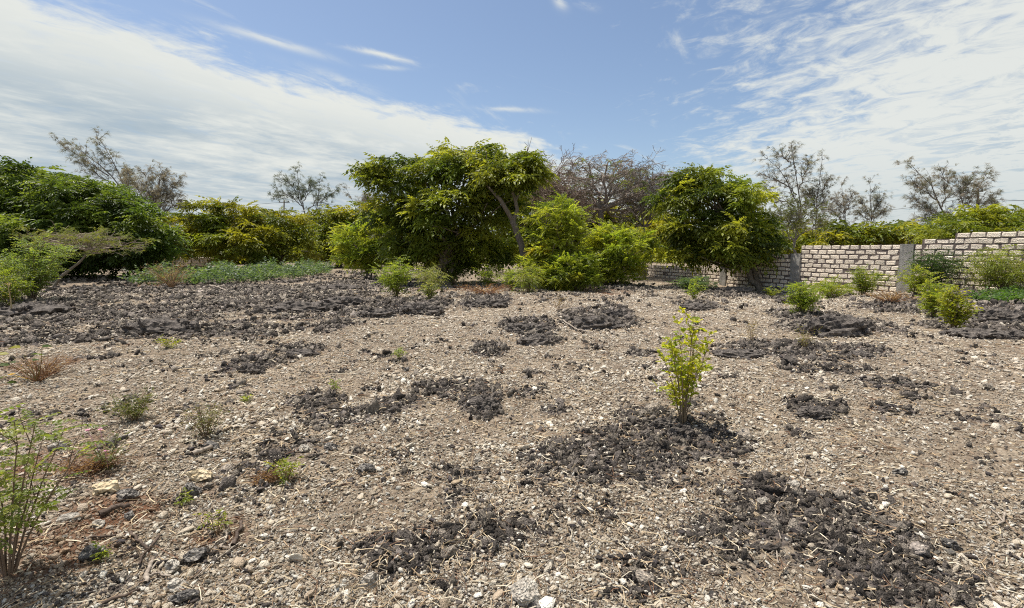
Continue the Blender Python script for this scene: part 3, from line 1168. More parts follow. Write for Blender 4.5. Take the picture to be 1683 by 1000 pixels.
# low green trees beyond the wall
for (lab, spec, Y, seed, pal) in [
    ('low green tree behind the wall beside the small grey forked tree', [(1300, 395, 40, 30), (1345, 390, 36, 28)], 33, 61, OLIVE),
    ('wide low olive tree seen over the middle of the block wall', [(1400, 388, 42, 26), (1450, 388, 44, 26), (1500, 385, 36, 24), (1350, 398, 30, 18)], 31, 62, OLIVE),
    ('flat topped green tree rising over the high right end of wall', [(1560, 372, 42, 28), (1610, 362, 48, 26), (1660, 365, 50, 30), (1720, 365, 50, 34), (1590, 390, 60, 28, -1), (1670, 395, 60, 30, -1)], 27, 63, OLIVE[:3] + GREEN[2:3]),
    ('dull green tree far behind the bare grey tree', [(940, 365, 60, 45), (1010, 380, 60, 42), (1065, 375, 45, 45), (880, 330, 40, 40), (860, 380, 50, 50)], 34, 64, OLIVE),
]:
    leafy_tree('neem_tree', lab, 'tree', gz(spec[0][0] + 10, Y), lobes_from_px(spec, Y, 1.0), .15, FAR if seed != 63 else NEEM, pal, .72, 7, 1.0 if seed != 64 else 1.2, seed, stems=2, zmin=.5)


def branchy(mb, p, d, length, r, depth, g, spread=.55, kids=(2, 3), flat=0.0, up=.1, rmin=.006, col=(1, 1, 1), wig=.12, shrink=(.62, .82), tips=None):
    n = 4
    P = [np.array(p)]
    dd = np.array(d, float)
    for _ in range(n - 1):
        dd = dd + g.normal(0, wig, 3)
        dd[2] += up * .3
        if flat:
            dd[2] *= (1 - flat * .3)
        dd /= np.linalg.norm(dd)
        P.append(P[-1] + dd * length / (n - 1))
    r2 = max(r * .62, rmin)
    mb.tube(P, np.linspace(r, r2, n), 6 if r > .05 else (4 if r > .02 else 3), col, cap=False)
    if depth == 0:
        if tips is not None:
            tips.append((P[-1], dd))
        return
    for k in range(g.integers(kids[0], kids[1] + 1)):
        nd = dd + g.normal(0, spread, 3)
        nd[2] *= (1 - flat * .5)
        nd /= np.linalg.norm(nd)
        branchy(mb, P[-1] if k == 0 else P[g.integers(1, n)], nd, length * g.uniform(*shrink), r2 * (.95 if k == 0 else .75), depth - 1, g, spread, kids, flat, up, rmin, col, wig, shrink, tips)


# --- casuarinas: wispy grey trees with hanging needle tufts
def needle_tuft(seed, n=16, L=.56, w=.015):
    r = np.random.default_rng(seed)
    parts = []
    for k in range(n):
        a, e, l = r.uniform(-1.0, 1.0), r.uniform(-.5, .75), L * r.uniform(.6, 1.1)
        d = np.array([math.cos(a) * math.cos(e), math.sin(a) * math.cos(e), math.sin(e)])
        s = np.cross(d, r.normal(size=3))
        s /= np.linalg.norm(s)
        p1 = d * l * .55
        p2 = d * l * .85 + np.array([0, 0, -l * .42])
        V = np.array([-s * w * .4, s * w * .4, p1 + s * w * .5, p1 - s * w * .5, p2])
        parts.append((V, np.array([[0, 1, 2, 3], [3, 2, 4, 4]])))
    return merge(parts)


def quad_fix(t):
    V, Q = t
    bad = Q[:, 2] == Q[:, 3]
    V2 = list(V)
    for i in np.where(bad)[0]:
        V2.append(V[Q[i, 2]] * .98 + V[Q[i, 0]] * .02)
        Q[i, 3] = len(V2) - 1
    return np.array(V2), Q


TUFT = [quad_fix(needle_tuft(400 + k)) for k in range(4)]


def casuarina(label, Y, trunks, limbs, seed, pal, size=1.0, tr=.11, n_per=9):
    """trunks and limbs are polylines in photograph pixels standing at depth Y"""
    g = np.random.default_rng(seed)
    b = gz(trunks[0][0][0], Y)
    root = thing('casuarina_tree', b, label, 'tree')
    mb, nd = MB(), MB()
    for kind, polys in (('t', trunks), ('l', limbs)):
        for pl in polys:
            off = g.normal(0, .35)
            pts = np.array([at(px, py, Y + off * (i + 1) / len(pl)) for i, (px, py) in enumerate(pl)])
            if kind == 't':
                pts[0, 2] = b[2] - .2
            # resample
            seg = np.linspace(0, 1, 10)
            cum = np.concatenate([[0], np.cumsum(np.linalg.norm(np.diff(pts, axis=0), axis=1))])
            tot = cum[-1]
            P = np.stack([np.interp(seg * tot, cum, pts[:, k]) for k in range(3)], 1) + g.normal(0, .05, (10, 3))
            r0 = tr if kind == 't' else tr * .45
            mb.tube(P, np.linspace(r0, .012, 10), 6, (.17, .15, .135))
            i0 = 4 if kind == 't' else 2
            for i in range(i0, 10):
                f = (i - i0 + 1) / (10 - i0)
                for _ in range(3):
                    d = (P[min(i, 9)] - P[i - 1])
                    d = d / np.linalg.norm(d) + g.normal(0, .75, 3)
                    d[2] += .35
                    d /= np.linalg.norm(d)
                    l = g.uniform(.55, 1.5) * (1.3 - .65 * f) * size
                    Q = wobble(P[i], P[i] + d * l, 4, .05, g)
                    mb.tube(Q, np.linspace(.022, .008, 4), 3, (.15, .13, .12), cap=False)
                    m = max(3, int(n_per * .52))
                    q = P[i] + d * l * g.uniform(.2, 1.15, (m, 1)) + g.normal(0, .10 * size, (m, 3))
                    yaw = np.arctan2(d[1], d[0]) + g.normal(0, .9, m)
                    R = rotm(yaw, g.normal(-.2, .35, m), g.normal(0, .4, m))
                    cc = pick_cols(pal, m, g, .2)
                    ti = g.integers(0, 4, m)
                    for k in range(4):
                        w = ti == k
                        nd.stamp(TUFT[k], q[w], R[w], size * g.uniform(.55, 1.0, w.sum()), cc[w])
    mb.build('trunk', MAT['twig'], root, smooth=True)
    nd.build('crown', MAT['needle'], root)
    return root


CAS = [(.17, .17, .125), (.20, .19, .15), (.13, .14, .10), (.23, .20, .17)]
CASG = [(.10, .125, .08), (.14, .155, .10), (.09, .11, .085)]
CASB = [(.24, .205, .175), (.21, .185, .16), (.28, .245, .21), (.17, .165, .135)]
casuarina('grey wispy casuarina leaning left above the deep green tree', 44, [[(235, 400), (215, 330), (175, 280), (118, 238)]], [[(205, 310), (185, 260), (160, 232)], [(180, 290), (140, 265), (105, 240)], [(215, 325), (205, 285)], [(190, 305), (165, 290), (135, 270)]], 71, CAS, 1.05)
casuarina('brownish thin casuarina just left of the mustard yellow tree', 42, [[(252, 400), (250, 340), (238, 288)], [(256, 400), (262, 340), (270, 300)]], [[(250, 345), (225, 310), (212, 288)], [(258, 345), (280, 315), (288, 302)], [(252, 350), (250, 300)], [(252, 360), (230, 335), (215, 325)], [(262, 355), (285, 340), (290, 330)], [(255, 350), (262, 305), (265, 285)]], 72, CASB, 1.0, .11, 13)
casuarina('dark grey green casuarina rising over the olive yellow tree', 52, [[(500, 420), (500, 350), (488, 286)], [(505, 420), (520, 345), (525, 300)]], [[(498, 340), (475, 320), (455, 322)], [(500, 345), (480, 305), (465, 298)], [(505, 345), (535, 325), (548, 318)], [(500, 330), (510, 305)]], 73, CASG, 1.15)
casuarina('faint thin casuarina tips left of the biggest central tree', 62, [[(590, 420), (588, 350), (570, 312)]], [[(588, 350), (600, 322)], [(590, 350), (610, 330)]], 74, CASB, 1.1, .1)
casuarina('tall open casuarina behind the right end of the dense wall side tree', 40, [[(1318, 420), (1318, 350), (1308, 290), (1300, 243)], [(1322, 420), (1312, 340), (1285, 285), (1264, 262)]], [[(1310, 320), (1285, 300), (1258, 290)], [(1312, 310), (1325, 280), (1330, 268)], [(1315, 340), (1280, 330), (1256, 310)], [(1305, 275), (1285, 255)], [(1318, 345), (1330, 320)]], 75, CAS, .95, .09, 6)
casuarina('slender upright casuarina right next to the tall open casuarina', 40, [[(1345, 420), (1342, 350), (1347, 300), (1350, 263)]], [[(1343, 345), (1330, 315)], [(1345, 330), (1362, 296)], [(1343, 350), (1355, 325)]], 76, CAS, .8, .07, 6)
casuarina('short grey casuarina second from the right in its row behind the wall', 46, [[(1388, 420), (1388, 365), (1384, 308)]], [[(1388, 360), (1372, 325)], [(1388, 360), (1400, 320)], [(1388, 365), (1365, 345)]], 77, CASB, .85, .08, 8)
casuarina('small conical grey casuarina beside the overhead wire', 46, [[(1432, 420), (1432, 365), (1430, 302)]], [[(1432, 360), (1415, 330)], [(1432, 360), (1447, 325)], [(1432, 365), (1412, 350)], [(1432, 365), (1452, 348)]], 78, CAS, .85, .07, 8)
casuarina('windswept casuarina leaning left above the flat topped green tree', 42, [[(1585, 420), (1560, 365), (1530, 305), (1497, 270)], [(1590, 420), (1588, 360), (1575, 300)]], [[(1560, 360), (1530, 345), (1505, 330)], [(1550, 340), (1555, 300), (1545, 282)], [(1575, 350), (1605, 315), (1618, 292)], [(1580, 355), (1610, 340), (1635, 330)], [(1545, 335), (1515, 310), (1500, 305)], [(1560, 350), (1525, 360)], [(1575, 330), (1590, 300)]], 79, CASB[:2] + CAS, 1.05, .11, 11)


# --- leafless trees
def bare_tree(label, base, fork, limbs, seed, col, levels=4, r=.16, length=1.1, flat=.5, leaves=None, Y=30, spread=.6):
    g = np.random.default_rng(seed)
    root = thing('bare_tree', base, label, 'tree')
    mt, mbz = MB(), MB()
    b = np.array(base) - np.array([0, 0, .2])
    P = wobble(b, fork, 7, .10, g)
    mt.tube(P, np.linspace(r, r * .75, 7), 8, tuple(k * .8 for k in col))
    tips = []
    for e in limbs:
        Q = wobble(fork, e, 6, .14, g)
        mt.tube(Q, np.linspace(r * .5, r * .16, 6), 6, tuple(k * .85 for k in col))
        for i in (2, 3, 3, 4, 4, 5, 5):
            d = Q[i] - Q[i - 1]
            d = d / np.linalg.norm(d) + g.normal(0, .5, 3)
            d[2] = abs(d[2]) * .5 + .15
            branchy(mbz, Q[i], d / np.linalg.norm(d), length, r * .24, levels, g, spread, (2, 3), flat, .1, .009, col, tips=tips)
    mt.build('trunk', MAT['twig'], root, smooth=True)
    mbz.build('branches', MAT['twig'], root)
    if leaves:
        lm = MB()
        tp = np.array([t[0] for t in tips])
        sel = tp[g.random(len(tp)) < leaves[1]]
        n = len(sel)
        lm.stamp(leaves[0], sel, rotm(g.uniform(-3.1, 3.1, n), g.normal(0, .4, n), g.normal(0, .4, n)), g.uniform(.5, 1.0, n) * leaves[3], pick_cols(leaves[2], n, g))
        lm.build('crown', MAT['leaf'], root)
    return root


bare_tree('grey leafless umbrella shaped thorn tree between the two green trees', gz(985, 29), at(987, 345, 29), [at(985 + (x - 990) * .93, y + 15, 29 + d) for x, y, d in [(935, 300, 0), (960, 282, 1), (1000, 272, -.6), (1035, 280, .5), (1065, 285, 0), (1085, 300, .7), (950, 320, -1), (1040, 310, -1.2), (1010, 285, 1.6), (910, 315, .5), (975, 275, .2), (1020, 272, .8), (1070, 300, -.6), (930, 325, .8), (1100, 320, .2), (925, 300, -.5), (960, 340, .4), (1030, 335, .6), (1075, 330, -.4)]], 81, (.31, .26, .22), 5, .2, .70, .55, leaves=(FAR[0], .015, GREEN, .6))
bare_tree('brown twiggy leafless bush crowded behind the leaning trunk', gz(895, 27.5), at(895, 370, 27.5), [at(x, y, 27.5 + d) for x, y, d in [(875, 330, 0), (890, 305, .5), (905, 295, -.5), (920, 310, 0), (935, 330, .6), (880, 315, -.6), (925, 345, -.5)]], 82, (.25, .185, .15), 4, .1, .75, .15)
bare_tree('grey brown twiggy leafless bush filling the gap left of dense wall side tree', gz(1058, 27.5), at(1058, 375, 27.5), [at(x, y, 27.5 + d) for x, y, d in [(1035, 335, 0), (1050, 310, .5), (1070, 300, -.5), (1090, 310, 0), (1100, 330, .6), (1040, 350, -.6), (1080, 345, -.5)]], 86, (.235, .20, .175), 4, .1, .7, .15)
bare_tree('small grey forked tree with thin dull leaves behind the wall pillar', gz(1306, 26), at(1306, 398, 26), [at(x, y, 26 + d) for x, y, d in [(1285, 370, 0), (1300, 358, .4), (1320, 362, -.3), (1335, 375, .3), (1275, 380, -.4)]], 83, (.26, .235, .215), 3, .08, .55, .1, leaves=(FINE[0], .45, [(.10, .11, .035), (.08, .095, .03)], .9))


def leaning_tree():
    Y = 22
    b = ghit(874, 468)
    root = thing('leaning_tree', b, 'grey brown forked trunk leaning left into the central green thicket', 'tree')
    g = np.random.default_rng(84)
    mb = MB()
    fork = at(842, 362, Y)
    P = np.array([b - np.array([0, 0, .2]), at(866, 440, Y), at(857, 405, Y), fork])
    seg = np.linspace(0, 1, 12)
    P = np.stack([np.interp(seg, np.linspace(0, 1, 4), P[:, k]) for k in range(3)], 1) + g.normal(0, .02, (12, 3))
    mb.tube(P, np.linspace(.175, .12, 12), 10)
    mb.tube(np.array([fork, at(832, 345, Y - .1), at(822, 328, Y - .2), at(800, 305, Y)]), [.11, .095, .085, .04], 8)
    mb.tube(np.array([fork - np.array([0, 0, .2]), at(850, 345, Y), at(846, 325, Y), at(835, 300, Y), at(828, 275, Y)]), [.10, .085, .075, .06, .03], 8)
    mb.tube(np.array([at(848, 330, Y), at(856, 310, Y + .2), at(852, 285, Y + .3), at(868, 245, Y + .3)]), [.055, .045, .035, .02], 6)
    mb.build('trunk', MAT['pale_bark'], root, smooth=True)
    cm = MB()
    lobes = lobes_from_px([(835, 285, 30, 28), (862, 268, 16, 22, .2), (872, 288, 20, 20, .6), (810, 300, 30, 26), (850, 305, 22, 18, .3)], Y)
    crown_mesh(cm, lobes, NEEM, GREEN + OLIVE[:2], g, .45, 7, .9, core=.3, tips=((.15, .165, .022), .4), droop_tilt=.05)
    cm.build('crown', MAT['leaf'], root)
    for (x0, y0, x1, y1) in [(862, 262, 874, 226), (866, 250, 868, 230), (800, 262, 796, 236), (820, 262, 812, 240), (770, 262, 757, 240), (832, 255, 828, 236)]:
        tb = MB()
        tb.tube([at(x0, y0, Y), at((x0 + x1) / 2 + 1, (y0 + y1) / 2, Y), at(x1, y1, Y)], [.014, .010, .006], 4, (.18, .14, .11))
        tb.tube([at((x0 + x1) / 2, (y0 + y1) / 2, Y), at(x1 - 6, y1 + 4, Y + .1)], [.012, .006], 3, (.18, .14, .11))
        tb.build('dead_twig', MAT['twig'], root)


leaning_tree()


def thorn_tree():
    Y = 21
    b = gz(118, Y)
    root = thing('thorn_tree', b, 'low flat topped acacia with pale crooked stem before the deep green tree', 'tree')
    g = np.random.default_rng(85)
    mb, lm = MB(), MB()
    k = [np.array(gz(80, Y)) - np.array([0, 0, .2]), at(100, 455, Y), at(130, 432, Y), at(150, 410, Y)]
    mb.tube(np.array(k), [.07, .055, .045, .035], 6, (.21, .18, .14))
    tips = []
    for x, y, d in [(75, 392, .3), (100, 388, -.5), (125, 386, .6), (150, 388, -.2), (175, 394, .5), (200, 404, -.3), (185, 412, .2), (110, 400, .8), (160, 398, 1.0), (90, 402, -.8)]:
        e = at(x, y, Y + d)
        Q = wobble(k[3], e, 6, .07, g)
        mb.tube(Q, np.linspace(.035, .012, 6), 4, (.33, .28, .23))
        for i in (3, 4, 5):
            for _ in range(3):
                dd = g.normal(0, 1, 3)
                dd[2] = abs(dd[2]) * .12
                branchy(mb, Q[i], dd / np.linalg.norm(dd), .55, .012, 2, g, .5, (2, 3), .9, 0, .006, (.30, .24, .19), tips=tips)
    mb.build('trunk', MAT['twig'], root, smooth=True)
    tp = np.array([t[0] for t in tips])
    tp = tp[g.random(len(tp)) < .4]
    n = len(tp)
    tp[:, 2] += g.uniform(0, .14, n)
    for q in range(2):
        lm.stamp(FINE[q], tp + g.normal(0, .08, (n, 3)) * [1, 1, .3], rotm(g.uniform(-3.1, 3.1, n), g.normal(0, .15, n), g.normal(0, .15, n)), g.uniform(.3, .55, n), pick_cols([(.13, .15, .03), (.16, .17, .035), (.11, .135, .028)], n, g))
    lm.build('crown', MAT['leaf'], root)


thorn_tree()


# --- stemmed shrubs and saplings
def shrub(name, label, cat, base, h, w, nst, tmpl, pal, nl, ls, seed, mat='leaf_thin', group=None, stem_r=.012, stem_col=(.16, .12, .08), lean=0.0, low=.12, one_stem_part=True, twigs=2, droop=0.0):
    g = np.random.default_rng(seed)
    base = np.asarray(base, float)
    root = thing(name, base, label, cat, group)
    lm = MB()
    sm = MB()
    LP, LD = [], []
    for s in range(nst):
        a = 6.283 * (s + g.uniform(-.3, .3)) / nst
        rad = w * .5 * math.sqrt(g.uniform(.05, 1))
        hh = h * (1 - .45 * (rad / (w * .5)) ** 2) * g.uniform(.78, 1.0)
        e = base + np.array([math.cos(a) * rad + lean, math.sin(a) * rad, hh])
        m = base * .55 + e * .45 + np.array([-math.cos(a) * rad * .18, -math.sin(a) * rad * .18, hh * .06])
        b = base + np.array([math.cos(a), math.sin(a), 0]) * stem_r * 2.2 - np.array([0, 0, .03])
        t = np.linspace(0, 1, 7)[:, None]
        P = (1 - t) ** 2 * b + 2 * t * (1 - t) * m + t * t * e + g.normal(0, h * .008, (7, 3)) * t
        if not one_stem_part:
            sm = MB()
        sm.tube(P, np.linspace(stem_r, stem_r * .3, 7), 5, stem_col)
        lines = [P]
        for _ in range(twigs):
            i = g.integers(2, 6)
            d = P[i] - P[i - 1]
            d = d / np.linalg.norm(d) + g.normal(0, .6, 3)
            tw = wobble(P[i], P[i] + d / np.linalg.norm(d) * h * g.uniform(.15, .32), 4, h * .01, g)
            sm.tube(tw, np.linspace(stem_r * .45, stem_r * .2, 4), 3, stem_col, cap=False)
            lines.append(tw)
        if not one_stem_part:
            sm.build('stem', MAT['twig'], root, smooth=True)
        for ln in lines:
            k = max(2, int(nl / nst / (1 + twigs) * (1.6 if ln is P else .7)))
            u = g.uniform(low if ln is P else .1, 1.0, k) ** .8 * (len(ln) - 1)
            i = np.minimum(u.astype(int), len(ln) - 2)
            f = (u - i)[:, None]
            LP.append(ln[i] * (1 - f) + ln[i + 1] * f)
            LD.append((ln[i + 1] - ln[i]) / (np.linalg.norm(ln[i + 1] - ln[i], axis=1)[:, None] + 1e-9))
    if one_stem_part:
        sm.build('stems', MAT['twig'], root, smooth=True)
    LP, LD = np.vstack(LP), np.vstack(LD)
    n = len(LP)
    yaw = g.uniform(-math.pi, math.pi, n)
    R = rotm(yaw, g.normal(-.45 + droop, .3, n), g.normal(0, .3, n))
    s = ls * g.uniform(.6, 1.2, n)
    # leaves get smaller to the tips
    cols = pick_cols(pal, n, g)
    return root, lm, LP, R, s, cols, tmpl, mat


def finish_shrub(t, as_parts=None, protos=None):
    root, lm, P, R, s, C, tmpl, mat = t
    if as_parts is None:
        g = np.random.default_rng(len(P))
        ti = g.integers(0, len(tmpl), len(P))
        for k in range(len(tmpl)):
            w = ti == k
            lm.stamp(tmpl[k], P[w], R[w], s[w], C[w])
        lm.build('foliage', MAT[mat], root)
    else:
        base = np.array(root.location)
        for i in range(len(P)):
            o = bpy.data.objects.new('leaf', protos[i % len(protos)])
            COL.objects.link(o)
            o.parent = root
            M4 = Matrix(R[i].tolist()).to_4x4() @ Matrix.Diagonal((s[i], s[i], s[i], 1))
            M4.translation = Vector(P[i] - base)
            o.matrix_basis = M4
    return root


LEAF_C = [pinnate(4, .24, .07, .034, .35, 500 + k) for k in range(3)]       # compound leaf of a young shrub
LEAF_S = [pinnate(2, .13, .07, .042, .3, 510 + k) for k in range(3)]        # short leaf with broad leaflets
LEAF_W = [pinnate(5, .34, .085, .032, .7, 520 + k) for k in range(3)]       # long drooping leaf
LEAF_N = [pinnate(1, .05, .035, .012, .1, 530 + k) for k in range(3)]       # tiny weed leaf
BRIGHT = [(.17, .23, .03), (.21, .25, .034), (.14, .19, .026)]
YLIME = [(.21, .235, .022), (.17, .205, .02), (.24, .24, .025)]
PALE = [(.17, .19, .06), (.14, .17, .05), (.20, .21, .08)]
BLUEG = [(.06, .10, .045), (.075, .12, .05), (.05, .085, .035)]


def px_shrub(name, label, cat, px, py, hpx, wpx, nst, tmpl, pal, nl, ls, seed, Y=None, **kw):
    b = ghit(px, py) if Y is None else gz(px, Y)
    if Y is not None:      # keep the photographed top where the ground lies lower or higher
        hpx = (at(px, py - hpx, Y)[2] - b[2]) / (Y / F)
    k = b[1] / F
    return finish_shrub(shrub(name, label, cat, b, hpx * k, wpx * k, nst, tmpl, pal, nl, ls, seed, **kw))


for a in [
    ('shrub', 'bright lime shrub standing at the front left of the biggest central tree', 'shrub', 652, 490, 78, 62, 12, LEAF_C, BRIGHT, 520, 1.15, 601),
    ('shrub', 'pale broad leaved shrub just right of the bright lime shrub', 'shrub', 705, 482, 56, 56, 9, LEAF_W, PALE, 240, 1.0, 602),
    ('shrub', 'knee high pale shrub in front of the broad leaved one', 'shrub', 706, 494, 32, 28, 7, LEAF_S, PALE, 120, 1.1, 603),
    ('shrub', 'small bright green shrub under the central tree, left of a pair', 'shrub', 803, 474, 46, 44, 9, LEAF_C, BRIGHT, 300, 1.1, 604),
    ('shrub', 'small bright green shrub beside the foot of the leaning trunk', 'shrub', 840, 478, 38, 40, 8, LEAF_C, BRIGHT, 240, 1.05, 605),
    ('shrub', 'dim green shrub in the shade beneath the central tree', 'shrub', 745, 468, 45, 60, 9, LEAF_W, GREEN, 240, 1.1, 606),
    ('shrub', 'white flecked leafy shrub at the base of the yellow green feathery bush', 'shrub', 868, 482, 52, 50, 9, LEAF_W, PALE + LIME, 260, 1.0, 607),
    ('shrub', 'little lone green seedling bush before the bluish low bush', 'shrub', 1141, 494, 40, 26, 6, LEAF_S, BRIGHT, 110, 1.2, 608),
    ('shrub', 'low bluish green bush under the dense wall side tree', 'shrub', 1140, 481, 32, 84, 16, LEAF_S, BLUEG, 700, 1.25, 609),
    ('shrub', 'light green shrub nearest the small wall pillar', 'shrub', 1317, 517, 55, 54, 10, LEAF_C, BRIGHT, 380, 1.0, 610),
    ('shrub', 'wide light green shrub in the middle of the row along the wall', 'shrub', 1368, 500, 48, 76, 12, LEAF_C, LIME, 480, 1.0, 611),
    ('shrub', 'deeper green rounded shrub left of the big concrete pillar', 'shrub', 1420, 491, 56, 72, 12, LEAF_C, GREEN + LIME, 560, 1.0, 612),
    ('shrub', 'tall dark green sapling against the wall beside the big pillar', 'sapling', 1536, 478, 88, 60, 10, LEAF_W, [(.04, .075, .02), (.03, .06, .016), (.055, .09, .022)], 520, .95, 613),
    ('shrub', 'yellowish green shrub left of the dark sapling', 'shrub', 1508, 505, 70, 56, 10, LEAF_C, LIME + YLIME[:1], 420, .95, 614),
    ('shrub', 'sprawling lime shrub between the dark sapling and the yellow shrub', 'shrub', 1533, 522, 66, 62, 10, LEAF_C, LIME, 400, .95, 615),
    ('shrub', 'glowing yellow green shrub standing forward on the dark soil', 'shrub', 1566, 545, 78, 50, 9, LEAF_S, YLIME, 330, 1.15, 616),
    ('shrub', 'pale layered shrub with a leaning stem at the far right of the wall', 'shrub', 1650, 482, 88, 120, 12, LEAF_W, PALE + LIME[:2], 600, .95, 617),
    ('shrub', 'thin pale sapling leaning across the high part of the wall', 'sapling', 1622, 478, 74, 70, 5, LEAF_W, PALE, 150, .9, 618),
    ('shrub', 'large airy light green shrub at the left edge of the dark soil', 'shrub', 55, 494, 120, 165, 22, LEAF_C, [(.12, .17, .05), (.15, .20, .055), (.10, .145, .035), (.18, .21, .05)], 1500, 1.15, 619),
    ('shrub', 'dull green low shrub at the foot of the airy left shrub', 'shrub', 18, 505, 70, 70, 10, LEAF_C, GREEN + LIME[:1], 380, 1.1, 620),
    ('shrub', 'pale green shrub left of the path below the olive yellow tree', 'shrub', 508, 442, 52, 56, 10, LEAF_W, PALE + LIME, 380, 1.4, 621),
    ('shrub', 'yellowish small shrub right of the shaded hollow under deep green tree', 'shrub', 245, 458, 30, 50, 9, LEAF_C, [(.16, .16, .03), (.13, .14, .03)], 260, 1.3, 622),
    ('shrub', 'tiny green shrub at the foot of the block wall, left of the pillar', 'shrub', 1270, 489, 20, 32, 6, LEAF_S, LIME, 120, 1.0, 623),
]:
    px_shrub(*a, Y={613: 16.0, 617: 14.4, 618: 14.9, 612: 17.4, 611: 17.6, 614: 15.2, 623: 20.5}.get(a[-1]))
px_shrub('dry_bush', 'dry brown leafless bush beside the green ground cover', 'bush', 282, 474, 52, 90, 34, LEAF_N, [(.22, .15, .08), (.26, .19, .10)], 200, 1.6, 631, stem_r=.012, stem_col=(.27, .18, .11), twigs=5)
px_shrub('dry_stalk', 'single tall dry yellowish stalk before the airy left shrub', 'plant', 22, 520, 84, 8, 1, LEAF_N, [(.28, .22, .10)], 14, 1.6, 632, stem_r=.02, stem_col=(.38, .30, .17), twigs=1)
for a in [
    ('weed', 'reddish dry grass tuft in the open left of the light wall shrubs', 'weed', 1322, 572, 40, 44, 11, LEAF_N, [(.16, .15, .05)], 90, 1.3, 641),
    ('weed', 'thin dry weed right of the glowing front sapling', 'weed', 1235, 560, 46, 30, 7, LEAF_N, [(.20, .16, .07)], 50, 1.3, 642),
    ('weed', 'faint dry grass tuft before the pale lime rounded bush', 'weed', 918, 512, 40, 30, 9, LEAF_N, [(.24, .18, .09)], 50, 1.4, 643),
    ('weed', 'dark green wiry weed with a long bent stem left of the dry shrublet', 'weed', 222, 690, 52, 96, 17, LEAF_N, [(.085, .10, .025), (.11, .12, .03)], 420, 1.0, 644),
    ('weed', 'wiry grey brown shrublet above the bleached stick', 'weed', 338, 718, 66, 84, 18, LEAF_N, [(.13, .12, .05), (.10, .11, .04)], 300, .9, 645),
    ('weed', 'small seedling with upright green tips in the middle of the clearing', 'seedling', 551, 650, 34, 22, 5, LEAF_S, BRIGHT, 20, .42, 646),
    ('weed', 'tiny bright seedling beside a dark soil patch up the middle', 'seedling', 656, 592, 20, 26, 5, LEAF_S, BRIGHT, 44, .5, 647),
    ('weed', 'bright rosette seedling with several arching stems on reddish soil', 'seedling', 470, 790, 48, 62, 7, LEAF_S, YLIME + BRIGHT, 34, .5, 648),
    ('weed', 'upright yellow green seedling above the white forked root', 'seedling', 356, 880, 60, 30, 3, LEAF_S, YLIME, 14, .4, 649),
    ('weed', 'thumb sized green seedling next to the long dark stone', 'seedling', 171, 922, 22, 14, 3, LEAF_S, BRIGHT, 8, .32, 650),
    ('weed', 'little green seedling on a dark stone left of the yellow green one', 'seedling', 302, 826, 16, 14, 3, LEAF_S, LIME, 7, .32, 651),
    ('weed', 'low yellow green seedlings at the left above the weeds', 'seedling', 275, 572, 20, 46, 7, LEAF_S, YLIME, 50, .6, 652),
    ('weed', 'faint seedling left of the wiry shrublet at mid left', 'seedling', 408, 662, 16, 14, 3, LEAF_S, LIME, 12, .4, 653),
    ('weed', 'red brown dry weed with pink flowers near the cream slab', 'weed', 178, 772, 70, 90, 11, LEAF_N, [(.12, .13, .04), (.09, .11, .03)], 70, 1.1, 654),
]:
    px_shrub(*a, stem_r=.0035, stem_col=(.20, .13, .08) if '65' not in str(a[-1]) else (.16, .15, .06), twigs=2)

for a in [
    ('dry_twigs', 'mat of reddish brown dry twigs around the pink flowered weed', 'dry twigs', 150, 775, 26, 130, 46, LEAF_N, [(.17, .10, .06)], 60, .9, 661),
    ('dry_twigs', 'reddish dry twigs under the broad leaved yellow weed', 'dry twigs', 78, 618, 34, 120, 40, LEAF_N, [(.18, .11, .065)], 60, .9, 662),
    ('dry_twigs', 'low brown dry twigs beneath the bright rosette seedling', 'dry twigs', 440, 792, 16, 80, 24, LEAF_N, [(.18, .11, .065)], 30, .8, 663),
    ('dry_twigs', 'brown dry grass in front of the small bright pair of shrubs', 'dry twigs', 800, 484, 18, 150, 50, LEAF_N, [(.26, .15, .08)], 60, 1.4, 664),
    ('dry_twigs', 'brown dry grass below the big concrete pillar', 'dry twigs', 1462, 500, 24, 90, 40, LEAF_N, [(.26, .17, .09)], 60, 1.4, 665),
]:
    px_shrub(*a, stem_r=.0035 if a[4] > 550 else .008, stem_col=(.20, .105, .065), twigs=3)

# foreground saplings: every leaf is a part


def leaf_meshes(tm, mat, name='leaf'):
    out = []
    for V, Q in tm:
        mb = MB()
        mb.add(V, Q)
        me = mb.mesh(name)
        me.materials.append(MAT[mat])
        out.append(me)
    return out


def twig_leaf(seed, n=4, ll=.048, lw=.042):
    r = np.random.default_rng(seed)
    parts = []
    for k in range(n):
        t = (k + .6) / n * .085
        a = r.uniform(-1.4, 1.4) if k < n - 1 else r.normal(0, .2)
        d = np.array([math.cos(a), math.sin(a), r.uniform(-.35, .3)])
        parts.append(leaflet(np.array([t, 0, 0]), d / np.linalg.norm(d), np.array([0, 0, 1.0]) + r.normal(0, .4, 3), ll * r.uniform(.7, 1.15), lw * r.uniform(.8, 1.1), True))
    V = np.array([[0, -.0012, 0], [.085, -.0008, 0], [.085, .0008, 0], [0, .0012, 0]])
    parts.append((V, np.array([[0, 1, 2, 3]])))
    return merge(parts)


def front_sapling():
    b = ghit(1122, 698)
    k = b[1] / F
    t = shrub('sapling', 'glowing yellow green sapling with several stems alone in the clearing', 'sapling', b, 205 * k, 112 * k, 9, None, BRIGHT, 330, .82, 661, stem_r=.007, stem_col=(.22, .16, .10), low=.15, one_stem_part=False, twigs=2)
    root = finish_shrub(t, True, leaf_meshes([twig_leaf(670 + i) for i in range(4)], 'sapling_leaf'))
    return root


